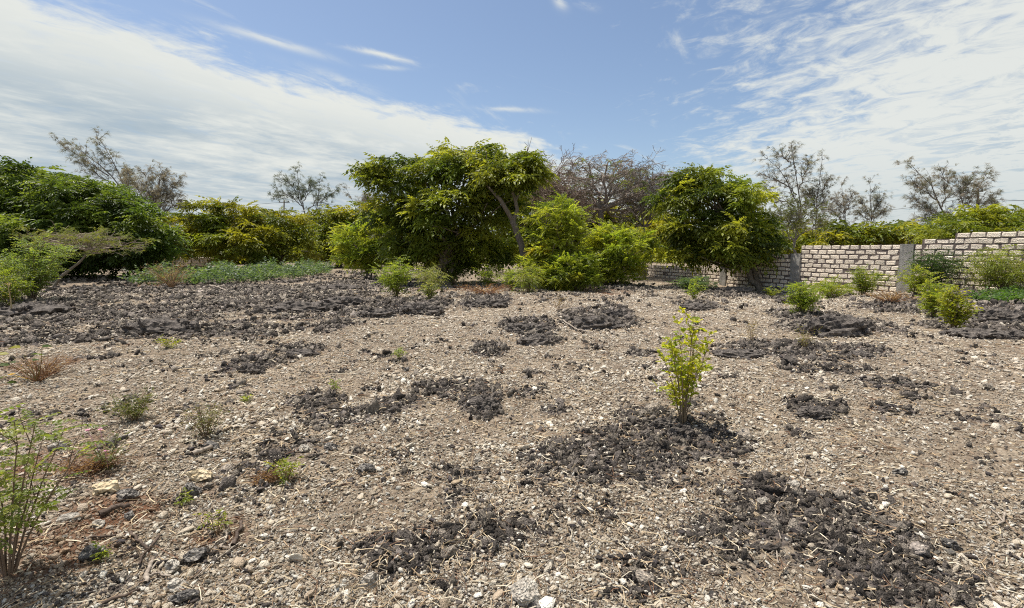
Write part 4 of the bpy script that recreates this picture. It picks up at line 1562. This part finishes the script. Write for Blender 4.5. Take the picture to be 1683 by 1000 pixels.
def near_sapling():
    b = ghit(14, 945)
    k = b[1] / F
    pm = leaf_meshes([pinnate(5, .15, .036, .022, .3, 680 + i, fine=True, rachis=.0011) for i in range(4)], 'near_leaf')
    t = shrub('sapling', 'feathery green sapling cut off by the lower left corner', 'sapling', b, 350 * k, 220 * k, 9, None, BRIGHT, 190, .8, 662, stem_r=.006, stem_col=(.17, .12, .085), low=.3, one_stem_part=False, twigs=2, lean=.13)
    finish_shrub(t, True, pm)


front_sapling()
near_sapling()


def broad_weed():
    b = ghit(62, 628)
    root = thing('weed', b, 'weed with broad yellow leaves and one yellow flower at left edge', 'weed')
    g = np.random.default_rng(690)
    k = b[1] / F
    st = MB()
    for _ in range(26):
        a, l = g.uniform(0, 6.28), g.uniform(20, 62) * k
        e = b + np.array([math.cos(a) * l * .8, math.sin(a) * l * .7, l * g.uniform(.35, 1.0)])
        st.tube(wobble(b - [0, 0, .02], e, 5, .012, g), np.linspace(.006, .002, 5), 4, (.24, .13, .07))
    st.build('stems', MAT['twig'], root)
    for (px, py, s, col) in [(20, 572, 1.0, 0), (8, 582, .8, 0), (75, 570, .8, 1), (66, 583, .9, 1), (58, 592, .7, 1), (10, 600, .7, 1), (22, 596, .6, 1), (5, 620, .9, 1), (24, 630, .7, 1), (40, 585, .5, 0)]:
        p = at(px, py, b[1] + g.normal(0, .12))
        st2 = MB()
        d = np.array([g.normal(), g.normal(), .2])
        d /= np.linalg.norm(d)
        V, Q = leaflet(p - d * .05 * s, d, np.array([0, -.5, 1.0]) + g.normal(0, .2, 3), .15 * s, .10 * s, True)
        st2.add(V, Q, None, ((.24, .24, .02), (.06, .095, .02))[col])
        st2.tube([b, (b + p) / 2 + [0, 0, .03], p - d * .05 * s], [.004, .003, .002], 4, (.16, .14, .05), cap=False)
        st2.build('leaf', MAT['leaf_thin'], root)
    fl = MB()
    p = at(19, 616, b[1] - .1)
    for q in range(6):
        a = q * 1.047
        V, Q = leaflet(p, np.array([math.cos(a), math.sin(a), .25]), np.array([0, 0, 1.0]), .035, .026, True)
        fl.add(V, Q)
    fl.tube([b, p], [.003, .002], 4, cap=False)
    fl.build('flower', MAT['yellow'], root)


broad_weed()


def flowers_on_weed():
    root = [o for o in COL.objects if o.get('label', '').startswith('red brown dry weed')][0]
    g = np.random.default_rng(691)
    for px, py in [(144, 708), (165, 707), (175, 742)]:
        p = at(px, py, root.location[1] + g.normal(0, .05))
        mb = MB()
        for q in range(5):
            a = q * 1.256
            V, Q = leaflet(p, np.array([math.cos(a), math.sin(a) * .6, .5]), np.array([0, -.4, 1.0]), .016, .013, True)
            mb.add(V, Q)
        mb.tube([np.array(root.location), p], [.002, .0015], 3, cap=False)
        mb.build('flower', MAT['pink'], root)


flowers_on_weed()


# --- ground cover, litter and distant scrub: nobody could count these
def cover(name, label, px0, px1, py0, py1, n, h, pal, tmpl, s, seed):
    g = np.random.default_rng(seed)
    mb = MB()
    d0, d1 = ghit((px0 + px1) / 2, py1)[1], ghit((px0 + px1) / 2, py0)[1]
    Yv = g.uniform(d0, d1, n)
    mid, hw = (px0 + px1) / 2, (px1 - px0) / 2
    ym = (Yv - (d0 + d1) / 2) / ((d1 - d0) / 2)
    X = ((mid + hw * np.sqrt(1 - .7 * ym ** 2) * g.uniform(-1, 1, n)) - CX) / F * (d0 + d1) / 2
    Z = height(X, Yv) + g.uniform(.02, 1, n) * h * (.6 + .4 * np.sin(X * 2.1) * np.sin(Yv * 1.3))
    R = rotm(g.uniform(-3.14, 3.14, n), g.normal(-.75, .3, n), g.normal(0, .3, n))
    C = pick_cols(pal, n, g)
    ti = g.integers(0, len(tmpl), n)
    for k in range(len(tmpl)):
        w = ti == k
        mb.stamp(tmpl[k], np.stack([X, Yv, Z], 1)[w], R[w], s * g.uniform(.6, 1.2, w.sum()), C[w])
    o = mb.build(name, MAT['leaf'])
    tag(o, label, kind='stuff')


cover('ground_cover', 'bluish green creeping ground cover below the mustard yellow tree', 308, 515, 446, 469, 3000, .85, BLUEG + [(.12, .17, .08)], LEAF_S, 2.5, 701)
cover('ground_cover', 'grass green creeping ground cover at the far right below the wall', 1615, 1760, 484, 500, 1100, .16, [(.06, .12, .03), (.08, .14, .035)], LEAF_S, 1.3, 702)


def scrub():
    g = np.random.default_rng(703)
    mb = MB()
    lobes = []
    for a in np.arange(-75, 76, 1.5):
        r = g.uniform(58, 85)
        x, y = r * math.sin(math.radians(a)), r * math.cos(math.radians(a))
        h = g.uniform(1.3, 2.3)
        lobes.append((x, y, h * .85, g.uniform(2, 3.6), 2.0, h))
    crown_mesh(mb, lobes, [FAR[0], FAR[1]], OLIVE + GREEN, g, 1.25, 5, 1.7, core=.2)
    o = mb.build('distant_scrub', MAT['leaf'])
    tag(o, 'belt of far green scrub closing the horizon', kind='stuff')


scrub()


def straw():
    g = np.random.default_rng(704)
    n = 10000
    x, y, r, _ = log_points(n, 1.8, 20, seed=705)
    z = height(x, y)
    mb = MB()
    L = np.exp(g.normal(0, .5, n)) * .055 * (1 + r * .05)
    w = .0011 + .00042 * r
    a = g.uniform(0, 6.28, n)
    tmplV = []
    for k in range(n):
        pass
    t = np.array([-.5, 0, .5])
    bend = g.normal(0, .18, n)
    cx = x[:, None] + np.cos(a)[:, None] * t * L[:, None] - np.sin(a)[:, None] * (bend * L)[:, None] * (1 - (2 * t) ** 2)
    cy = y[:, None] + np.sin(a)[:, None] * t * L[:, None] + np.cos(a)[:, None] * (bend * L)[:, None] * (1 - (2 * t) ** 2)
    cz = z[:, None] + .008 + .02 * g.random((n, 1)) + g.normal(0, .006, (n, 3))
    P = np.stack([cx, cy, cz], -1)
    A = np.stack([-np.sin(a), np.cos(a), np.zeros(n)], 1)
    B = np.array([0, 0, 1.0])
    ring = []
    for q in range(3):
        an = q * 2.094
        ring.append(P + (math.cos(an) * A[:, None] + math.sin(an) * B) * w[:, None, None])
    V = np.stack(ring, 2)          # n,3,3ring,3
    base = (np.arange(n) * 9)[:, None]
    Q = []
    for i in range(2):
        for j in range(3):
            j2 = (j + 1) % 3
            Q.append(np.concatenate([base + i * 3 + j, base + i * 3 + j2, base + i * 3 + 3 + j2, base + i * 3 + 3 + j], 1))
    Q = np.stack(Q, 1).reshape(-1, 4)
    pal = np.array([(.50, .40, .26), (.36, .26, .16), (.60, .53, .40), (.22, .15, .10), (.16, .09, .055)])
    C = pal[g.choice(5, n, p=[.3, .25, .15, .2, .1])] * g.uniform(.8, 1.2, (n, 1))
    mb.add(V.reshape(-1, 3), Q, None, np.repeat(C, 9, axis=0))
    o = mb.build('dry_straw', MAT['twig'])
    tag(o, 'dry straw, bark bits and stems strewn over the gravel', kind='stuff')


straw()


# ------------------------------------------------------------------ the block wall
def build_wall():
    A = np.array([((1310 - CX) / F) * 21.3, 21.3])
    dn = np.array([.369, -.929])                   # towards the right end, nearer
    dn /= np.linalg.norm(dn)
    nf = np.array([-dn[1], dn[0]]) * -1.0
    if nf @ (-A) < 0:
        nf = -nf                                     # faces the camera

    def s_at(px):
        k = (px - CX) / F
        return (k * A[1] - A[0]) / (dn[0] - k * dn[1])

    CO, BL, TH = .18, .372, .19
    Z0 = -.583
    base = np.array([A[0], A[1], hz(*A)])
    root = thing('block_wall', base, 'long stepped wall of pale coral blocks in dark mortar at right', 'wall')
    g = np.random.default_rng(801)
    bays = [(s_at(1010), s_at(1186), 7), (s_at(1196), s_at(1302), 11), (s_at(1317), s_at(1479), 13), (s_at(1501), s_at(1514), 13), (s_at(1514), s_at(1567), 14), (s_at(1567), s_at(1681), 15), (s_at(1681), s_at(1681) + 3.6, 16)]
    variants = []
    for k in range(10):
        bm = bmesh.new()
        bmesh.ops.create_cube(bm, size=1)
        for v in bm.verts:
            v.co.x *= BL - .035
            v.co.y *= TH
            v.co.z *= CO - .034
            v.co += Vector((g.normal(0, .014), g.normal(0, .005), g.normal(0, .006)))
        bmesh.ops.bevel(bm, geom=bm.edges[:], offset=g.uniform(.012, .024), segments=1, affect='EDGES', profile=.6)
        me = bpy.data.meshes.new('block')
        bm.to_mesh(me)
        bm.free()
        me.materials.append(MAT['coral'])
        variants.append(me)
    yaw = math.atan2(dn[1], dn[0])
    blocks = []
    for bi, (s0, s1, nc) in enumerate(bays):
        for c in range(nc):
            off = (BL * .5 if c % 2 else 0) + g.normal(0, .02)
            s = math.floor(s0 / BL) * BL + off - BL
            while s < s1:
                a, b = max(s, s0), min(s + BL, s1)
                if b - a > .09:
                    blocks.append(((a + b) / 2, b - a, Z0 + CO * (c + .5), c, bi))
                s += BL
    # mortar core, one slab per bay height, set back from the block faces
    mm = MB()
    for (s0, s1, nc) in bays:
        lo, hi = Z0, Z0 + CO * nc - .012
        V = []
        for z in (lo, hi):
            for s in (s0 - .002, s1 + .002):
                for t in (-.5, .5):
                    p = A + dn * s + nf * t * (TH - .022)
                    V.append((p[0], p[1], z))
        mm.add(V, [[0, 1, 3, 2], [4, 6, 7, 5], [0, 4, 5, 1], [2, 3, 7, 6], [0, 2, 6, 4], [1, 5, 7, 3]])
    mm.build('mortar', MAT['mortar'], root)
    # the 300 blocks that show largest are parts of their own

    def rank(b):
        p = A + dn * b[0]
        vis = b[2] > hz(p[0], p[1]) - .05 and b[0] > s_at(1060) and b[0] < s_at(1683) + .2
        return (not vis, p[1])

    blocks.sort(key=rank)
    rest = MB()
    for i, (s, l, z, c, bi) in enumerate(blocks):
        p = A + dn * s
        loc = Vector((p[0] - base[0] + g.normal(0, .004), p[1] - base[1] + g.normal(0, .004), z - base[2]))
        M4 = Matrix.Translation(loc) @ Matrix.Rotation(yaw, 4, 'Z') @ Matrix.Rotation(math.pi * (i % 2), 4, 'Z') @ Matrix.Rotation(g.normal(0, .012), 4, 'Y') @ Matrix.Diagonal((l / BL, 1, 1, 1))
        me = variants[g.integers(0, 10)]
        if i < 300:
            o = link('block', me, root)
            o.matrix_basis = M4
        else:
            W = np.array([(M4 @ v.co)[:] for v in me.vertices]) + base
            for f in me.polygons:
                v = list(f.vertices)
                n0 = rest.n
                if len(v) == 4:
                    rest.add(W[v], [[0, 1, 2, 3]])
                else:
                    rest.add(W[v], None, [[0, 1, 2]] if len(v) == 3 else [[0, q, q + 1] for q in range(1, len(v) - 1)])
    o = rest.build('far_blocks', MAT['coral'], root)
    tag(o, kind='stuff')
    print('blocks', len(blocks))
    # concrete pillars between the bays
    for (p0, p1, top, out, seed) in [(1186, 1196, 9, .04, 1), (1302, 1317, 11, .05, 2), (1479, 1501, 13, .04, 3)]:
        s0, s1 = s_at(p0), s_at(p1)
        zt = Z0 + CO * top + (.02 if seed != 1 else .1)
        bm = bmesh.new()
        bmesh.ops.create_cube(bm, size=1)
        bmesh.ops.subdivide_edges(bm, edges=bm.edges[:], cuts=5, use_grid_fill=True)
        for v in bm.verts:
            q = np.array([v.co[:]]) * 3 + seed * 9
            k = float(vnoise(q * 1.7, seed)[0])
            fr = 1 + (.12 * k if seed != 3 else .25 * k)
            v.co.x *= (s1 - s0) * (fr if abs(v.co.x) > .3 else 1)
            v.co.y = v.co.y * (TH + out * 2) + .012 * k
            v.co.z = (v.co.z + .5) * (zt - Z0) + Z0
        me = bpy.data.meshes.new('pillar')
        bm.to_mesh(me)
        bm.free()
        me.materials.append(MAT['concrete'])
        o = link('pillar', me, root)
        p = A + dn * (s0 + s1) / 2
        o.matrix_basis = Matrix.Translation((p[0] - base[0], p[1] - base[1], -base[2])) @ Matrix.Rotation(yaw, 4, 'Z')
    # starter bars on the big pillar
    pm = A + dn * s_at(1490)
    for k in range(4):
        mb = MB()
        q = np.array([pm[0], pm[1], Z0 + CO * 13]) + np.array([dn[0], dn[1], 0]) * (k - 1.5) * .07
        mb.tube([q - [0, 0, .1], q + [0.01 * k, 0, .2 + .04 * (k % 2)]], [.006, .006], 5)
        mb.build('steel_bar', MAT['metal'], root)


build_wall()


def low_wall():
    Y = 38
    b = gz(300, Y)
    root = thing('low_wall', b, 'low pale ledge of coral blocks far behind the dry brown bush', 'wall')
    g = np.random.default_rng(811)
    mm = MB()
    x0, x1 = at(268, 424, Y)[0], at(345, 424, Y)[0]
    top = at(300, 423, Y)[2]
    V = [(x, y, z) for z in (-.3, top - .03) for x in (x0, x1) for y in (Y + .03, Y + .25)]
    mm.add(V, [[0, 1, 3, 2], [4, 6, 7, 5], [0, 4, 5, 1], [2, 3, 7, 6], [0, 2, 6, 4], [1, 5, 7, 3]])
    mm.build('mortar', MAT['mortar'], root)
    bm = bmesh.new()
    bmesh.ops.create_cube(bm, size=1)
    for v in bm.verts:
        v.co = Vector((v.co.x * .55, v.co.y * .3, v.co.z * .2))
    bmesh.ops.bevel(bm, geom=bm.edges[:], offset=.02, segments=1, affect='EDGES')
    me = bpy.data.meshes.new('block')
    bm.to_mesh(me)
    bm.free()
    me.materials.append(MAT['coral'])
    for c in range(3):
        x = x0 + (.3 if c % 2 else .02)
        while x < x1 - .2:
            o = link('block', me, root)
            o.location = (x + .29 - b[0], Y + .14 - b[1], top - .1 - c * .225 - b[2])
            o.rotation_euler = (0, 0, g.normal(0, .02))
            x += .6


low_wall()


# ------------------------------------------------------------------ poles and wires
def pole(label, px, py_top, Y, arm):
    b = gz(px, Y)
    root = thing('utility_pole', b, label, 'pole')
    t = at(px, py_top, Y)
    mb = MB()
    mb.tube([b - [0, 0, .3], (b + t) / 2, t], [.13, .11, .09], 8)
    mb.build('pole', MAT['dark_wood'], root, smooth=True)
    mb = MB()
    mb.tube([t + [-arm, 0, -.25], t + [arm, 0, -.25]], [.06, .06], 6)
    mb.build('crossarm', MAT['dark_wood'], root)
    for k in (-.85, 0, .85):
        mb = MB()
        q = t + np.array([k * arm, 0, -.25])
        mb.tube([q, q + [0, 0, .12], q + [0, 0, .24]], [.03, .07, .03], 6)
        mb.build('insulator', MAT['metal'], root)
    return t


pl = pole('small far wooden pole above the olive yellow tree', 467, 330, 78, .8)
pr = pole('short dark pole end poking out of the windswept casuarina', 1607, 310, 47, .5)


def wire(label, P, r):
    mb = MB()
    P = np.array(P)
    t = np.linspace(0, 1, 14)[:, None]
    Q = P[0] * (1 - t) + P[1] * t
    Q[:, 2] -= 4 * .5 * (t * (1 - t))[:, 0]
    mb.tube(Q, r, 5)
    o = mb.build('overhead_wire', MAT['metal'], loc=tuple(Q[0]))
    tag(o, label, 'wire')


wire('thin overhead wire left of the dark pole behind the right casuarinas', [pr + [0, 0, -.6], at(1405, 346, 80)], .022)
wire('thin overhead wire running from the dark pole to the right edge', [pr + [0, 0, -.6], at(1760, 318, 40)], .022)
wire('thin wire leading left from the small far wooden pole', [pl + [0, 0, -.2], at(250, 336, 95)], .02)


# ------------------------------------------------------------------ dark soil heaps, stones, sticks
def heap(px, py, wpx, hpx, label, seed):
    """one heap of crusted soil: a lumpy mound with clods grown into it"""
    g = np.random.default_rng(seed)
    b = ghit(px, py)
    k = b[1] / F
    W, H = wpx * k * .5, hpx * k * .82
    V, T = ICO4
    dep = max(W * .6, H * .9)
    nn = V / np.linalg.norm(V, axis=1)[:, None]
    f = 1 + .22 * vnoise(V * 1.6 + seed, seed) + .22 * vnoise(V * 4 + seed, seed + 1) + .16 * vnoise(V * 9 + seed, seed + 2) + .1 * vnoise(V * 19 + seed, seed + 3)
    M = V * f[:, None] * [W, dep, H]
    mb = MB()
    c = np.array([1, 1, 1]) * (1 + .25 * vnoise(V * 6 + 3, seed + 5))[:, None]
    mb.add(M + b - [0, 0, .10 * H], None, T, c)
    for q in range(26):
        u = g.normal(size=3)
        u[2] = abs(u[2]) * .8
        u /= np.linalg.norm(u)
        p = u * np.array([W, dep, H]) * g.uniform(.85, 1.12)
        s = g.uniform(.10, .24) * H * 1.2
        CV, CT = clod_shape(ICO2, seed * 7 + q)
        mb.add(CV * s * g.uniform(.7, 1.3, 3) + p + b - [0, 0, .08 * H], None, CT, np.array([1, 1, 1]) * g.uniform(.6, 1.7))
    o = mb.build('soil_heap', MAT['soil'], loc=tuple(b), smooth=False)
    tag(o, label, 'soil heap', 'heaps of dark crusted soil')


for i, a in enumerate([
    (500, 512, 110, 20, 'broad dark soil heap with a ragged crest below the pale path'),
    (565, 503, 62, 18, 'dark soil heap joined to the right of the broad ragged one'),
    (268, 545, 112, 26, 'wide dark soil heap in front of the dry brown bush'),
    (62, 515, 110, 22, 'dark soil heap before the airy left shrub'),
    (690, 515, 74, 20, 'rounded dark soil heap in front of the bright lime shrub'),
    (620, 520, 60, 16, 'low dark soil heap left of the rounded one'),
    (797, 504, 66, 15, 'dark soil heap below the small green pair under the central tree'),
    (868, 543, 70, 15, 'dark soil heap in mid clearing, upper of two close together'),
    (880, 564, 56, 14, 'dark soil heap in mid clearing, lower of two close together'),
    (985, 538, 84, 22, 'broad soil heap laced with pale roots before the thicket'),
    (1010, 522, 40, 17, 'black upright clod sitting behind the root laced heap'),
    (1146, 509, 56, 11, 'low soil heap behind the glowing sapling tip'),
    (1372, 545, 104, 32, 'tall sloping soil heap in front of the light wall shrubs'),
    (1205, 482, 66, 12, 'long soil heap at the foot of the dense wall side tree'),
    (1298, 497, 36, 12, 'small soil heap at the foot of the wall'),
    (1640, 528, 100, 24, 'big soil heap right of the glowing yellow green shrub'),
    (1600, 552, 90, 16, 'flat soil heap in front of the glowing yellow green shrub'),
    (1668, 556, 60, 14, 'soil heap touching the right edge below the ground cover'),
    (410, 610, 42, 15, 'small round soil heap on the left of the clearing'),
    (497, 584, 50, 10, 'flat small soil heap up the left of the clearing'),
    (562, 478, 70, 12, 'soil heap beside the pale path'),
    (795, 668, 56, 18, 'dark soil heap in the centre of the clearing'),
    (1122, 716, 44, 20, 'black soil clump right under the glowing sapling'),
    (1090, 700, 40, 14, 'black soil clump just left of the glowing sapling'),
    (1215, 585, 90, 12, 'long low soil heap right of the glowing sapling'),
    (1338, 682, 56, 13, 'split soil heap on the right of the clearing'),
    (1412, 585, 46, 9, 'thin soil heap below the tall sloping one'),
]):
    heap(*a, 900 + i)

STONES = {}


def stone(px, py, wpx, hpx, mat, label, seed, name='stone', cat='stone', group=None, flat=None, base=ICO3):
    g = np.random.default_rng(seed)
    b = ghit(px, py)
    k = b[1] / F
    V, T = stone_shape(base, seed, planes=10, rough=.2, cut=(.5, .9), freq=2.6)
    V = V + (V / np.linalg.norm(V, axis=1)[:, None]) * (.06 * vnoise(V * 8 + seed, seed))[:, None]
    a = g.uniform(-.5, .5)
    W, H = wpx * k * .55, hpx * k * .6
    V = V * [W, W * g.uniform(.55, .85), H]
    V = V @ rotm(a, g.normal(0, .1), g.normal(0, .1)).T
    mb = MB()
    mb.add(V + b + [0, 0, H * .45], None, T)
    o = mb.build(name, MAT[mat], loc=tuple(b))
    tag(o, label, cat, group)


for i, a in enumerate([
    (180, 808, 44, 22, 'cream_stone', 'cream pitted coral slab on the red dry twigs at left'),
    (206, 822, 42, 20, 'grey_stone', 'dark angular stone leaning on the cream pitted slab'),
    (326, 790, 44, 22, 'cream_stone', 'yellowish ribbed coral stone below the bleached stick'),
    (316, 812, 34, 24, 'grey_stone', 'speckled dark stone below the yellowish ribbed stone'),
    (350, 738, 34, 14, 'grey_stone', 'dark knobbly stone touching the bleached stick'),
    (153, 918, 44, 26, 'grey_stone', 'long dark stone with a pale top near the lower left'),
    (115, 856, 36, 12, 'pale_stone', 'flat whitish stone near the lower left sapling'),
    (160, 868, 24, 14, 'pale_stone', 'whitish stone beside the dark brown bark piece'),
    (98, 812, 26, 12, 'pale_stone', 'pale stone in reddish litter left of the cream slab'),
    (214, 853, 22, 18, 'grey_stone', 'small speckled stone below the cream pitted slab'),
    (284, 938, 34, 22, 'pale_stone', 'black and white angular stone by the forked sticks'),
    (322, 918, 42, 18, 'grey_stone', 'flat grey stone right of the black and white one'),
    (292, 966, 32, 16, 'pale_stone', 'bright white stone below the black and white one'),
    (303, 988, 44, 22, 'grey_stone', 'dark rough stone at the bottom edge, lower left'),
    (607, 962, 34, 26, 'pale_stone', 'knobbly white coral lump at the bottom, left of centre'),
    (862, 985, 66, 34, 'pale_stone', 'large pale pitted coral rock at the bottom centre'),
    (886, 1000, 40, 16, 'grey_stone', 'dark hollow stone leaning on the large pale pitted rock'),
    (786, 758, 14, 8, 'pale_stone', 'lone white chip in the middle of the clearing'),
    (604, 776, 30, 16, 'grey_stone', 'dark stone with pale edge in the middle left gravel'),
    (500, 742, 24, 12, 'pale_stone', 'pale stone above the bright rosette seedling'),
    (345, 752, 10, 7, 'pale_stone', 'white pebble under the bleached stick'),
    (1562, 902, 34, 18, 'grey_stone', 'smooth grey stone in the lower right gravel'),
    (1254, 830, 18, 12, 'pale_stone', 'pale stone in the hollow of the dark lower right soil'),
    (1302, 800, 22, 12, 'pale_stone', 'white cracked stone beside the forked white root'),
    (1160, 758, 16, 9, 'pale_stone', 'white stone below the glowing sapling'),
    (1233, 763, 12, 8, 'pale_stone', 'white pebble right of the dark soil under the sapling'),
    (1480, 780, 26, 12, 'grey_stone', 'dark flat stone in the right hand gravel'),
    (545, 738, 24, 14, 'grey_stone', 'dark stone among pale chips above the middle left'),
    (95, 740, 24, 16, 'pale_stone', 'pale stone behind the lower left sapling'),
    (668, 610, 10, 7, 'grey_stone', 'dark pebble right of the tiny bright seedling'),
    (823, 608, 12, 9, 'grey_stone', 'lone dark pebble up the middle of the clearing'),
    (440, 778, 26, 14, 'grey_stone', 'dark stone left of the bright rosette seedling'),
]):
    stone(*a, 1000 + i)


def loose_stones():
    """the larger loose chips of the foreground, alike enough that nothing tells them apart"""
    g = np.random.default_rng(1100)
    metas = []
    for kind, mat in (('p', 'pale_stone'), ('g', 'grey_stone')):
        ms = []
        for k in range(6):
            V, T = stone_shape(ICO2, 1200 + k + (50 if kind == 'g' else 0), planes=10, rough=.25, cut=(.45, .85), freq=2.8)
            mb = MB()
            mb.add(V * [1, .8, .6], None, T)
            me = mb.mesh('stone')
            me.materials.append(MAT[mat])
            ms.append(me)
        metas.append(ms)
    n = 0
    while n < 150:
        px, py = g.uniform(20, 1670), 640 + 360 * g.random() ** .8
        b = ghit(px, py)
        dark = float(dark_mask(b[:1], b[1:2])[0])
        kind = 1 if g.random() < .25 + dark * .5 else 0
        s = g.uniform(.010, .020) * (1.4 if g.random() < .12 else 1)
        o = link('stone', metas[kind][g.integers(0, 6)])
        o.location = (b[0], b[1], b[2] + s * .35)
        o.rotation_euler = (g.normal(0, .3), g.normal(0, .3), g.uniform(0, 6.28))
        o.scale = (s * g.uniform(.9, 1.5), s, s * g.uniform(.8, 1.1))
        if kind:
            tag(o, 'small dark grey stone lying loose in the foreground gravel', 'stone', 'small dark stones loose in the gravel')
        else:
            tag(o, 'small pale coral stone lying loose in the foreground gravel', 'stone', 'small pale stones loose in the gravel')
        n += 1


loose_stones()


def stick(pts, r0, r1, mat, label, name='stick', cat='stick', side=()):
    g = np.random.default_rng(int(pts[0][0] * 7 + pts[0][1]))
    mb = MB()

    def path(pp):
        W = [ghit(*p) for p in pp]
        W = np.array([w + [0, 0, r0 * 1.2 + .006] for w in W])
        t = np.linspace(0, 1, 9)
        return np.stack([np.interp(t, np.linspace(0, 1, len(W)), W[:, k]) for k in range(3)], 1) + g.normal(0, r0 * .35, (9, 3))

    P = path(pts)
    mb.tube(P, np.linspace(r0, r1, 9) * g.uniform(.85, 1.15, 9), 7)
    for s in side:
        mb.tube(path(s), np.linspace(r0 * .7, r1 * .6, 9), 6)
    o = mb.build(name, MAT[mat], loc=tuple(P[0]), smooth=True)
    tag(o, label, cat)


for a in [
    ([(320, 752), (354, 737)], .017, .014, 'wood', 'short thick bleached stick above the yellowish ribbed stone'),
    ([(356, 740), (375, 748), (395, 750)], .006, .004, 'wood', 'thin pale twig running right from the bleached stick'),
    ([(216, 882), (228, 895), (243, 908)], .010, .007, 'dark_wood', 'straight dark stick crossing the bent one at lower left'),
    ([(262, 886), (250, 902), (236, 918), (228, 935)], .007, .005, 'dark_wood', 'bent brown stick crossing under the straight dark one'),
    ([(190, 922), (205, 915), (222, 906)], .007, .005, 'dark_wood', 'brown stick pointing at the crossed pair from the left'),
    ([(148, 888), (170, 888), (192, 884)], .008, .006, 'dark_wood', 'thick dark stick lying level above the long dark stone'),
    ([(240, 965), (243, 945), (252, 925)], .012, .008, 'wood', 'grey forked stump of wood by the bright white stone', 'stick', 'stick', [[(243, 955), (262, 950), (280, 955)]]),
    ([(250, 940), (265, 918), (285, 890)], .005, .003, 'wood', 'long thin grey twig rising beside the forked stump'),
    ([(362, 905), (372, 890), (374, 880)], .007, .004, 'wood', 'white forked root lying by the upright seedling', 'root', 'root', [[(362, 905), (378, 906), (384, 888)]]),
    ([(384, 900), (393, 880), (397, 862)], .011, .008, 'dark_wood', 'stubby brown wood piece right of the white forked root'),
    ([(395, 895), (360, 920), (320, 955)], .004, .003, 'wood', 'long thin dry stem slanting across the lower left gravel'),
    ([(168, 995), (205, 985), (232, 975)], .008, .005, 'dark_wood', 'dark stick at the bottom edge near the left corner'),
    ([(162, 854), (185, 845), (210, 838)], .020, .014, 'dark_wood', 'dark brown bark piece above the crossed sticks', 'bark_piece', 'bark'),
    ([(152, 715), (178, 703), (205, 697)], .005, .004, 'dark_wood', 'thin dark twig behind the pink flowers'),
    ([(1292, 805), (1286, 822), (1273, 836), (1278, 870), (1284, 893)], .005, .003, 'wood', 'long white forked root trailing down the dark lower right soil', 'root', 'root', [[(1262, 808), (1275, 820), (1284, 826)]]),
    ([(1370, 856), (1371, 865), (1350, 876), (1330, 886)], .005, .003, 'wood', 'curved white root right of the long forked one', 'root', 'root'),
    ([(1345, 898), (1362, 900), (1380, 898)], .005, .004, 'wood', 'pale straight twig lying on the dark lower right soil'),
    ([(1250, 905), (1275, 908), (1279, 930)], .004, .003, 'wood', 'thin bent white root below the long forked one', 'root', 'root', [[(1275, 908), (1258, 918)]]),
    ([(1320, 755), (1325, 772), (1318, 795)], .004, .003, 'wood', 'thin curved white root on the gravel above the forked one', 'root', 'root'),
    ([(1651, 848), (1648, 862), (1625, 872)], .006, .004, 'wood', 'hooked pale twig near the right edge'),
    ([(1650, 863), (1640, 850), (1625, 838)], .005, .003, 'wood', 'pale twig crossing the hooked one near the right edge'),
    ([(1560, 850), (1545, 835), (1540, 828)], .003, .002, 'wood', 'faint thin twig left of the hooked one'),
    ([(1625, 960), (1640, 985), (1648, 1000)], .005, .003, 'wood', 'pale twig in the bottom right corner'),
    ([(618, 740), (640, 725), (650, 722)], .004, .003, 'wood', 'short pale twig in the central gravel'),
    ([(925, 530), (950, 545), (975, 550)], .018, .010, 'wood', 'pale root trailing over the root laced soil heap', 'root', 'root', [[(960, 540), (985, 535), (1010, 550)]]),
    ([(345, 472), (365, 478), (372, 482)], .035, .025, 'wood', 'pale branch lying in front of the bluish ground cover', 'branch', 'branch'),
    ([(130, 476), (160, 475)], .04, .03, 'wood', 'pale thick branch at the edge of the shaded hollow', 'branch', 'branch'),
]:
    stick(*a[:5], *(a[5:]))
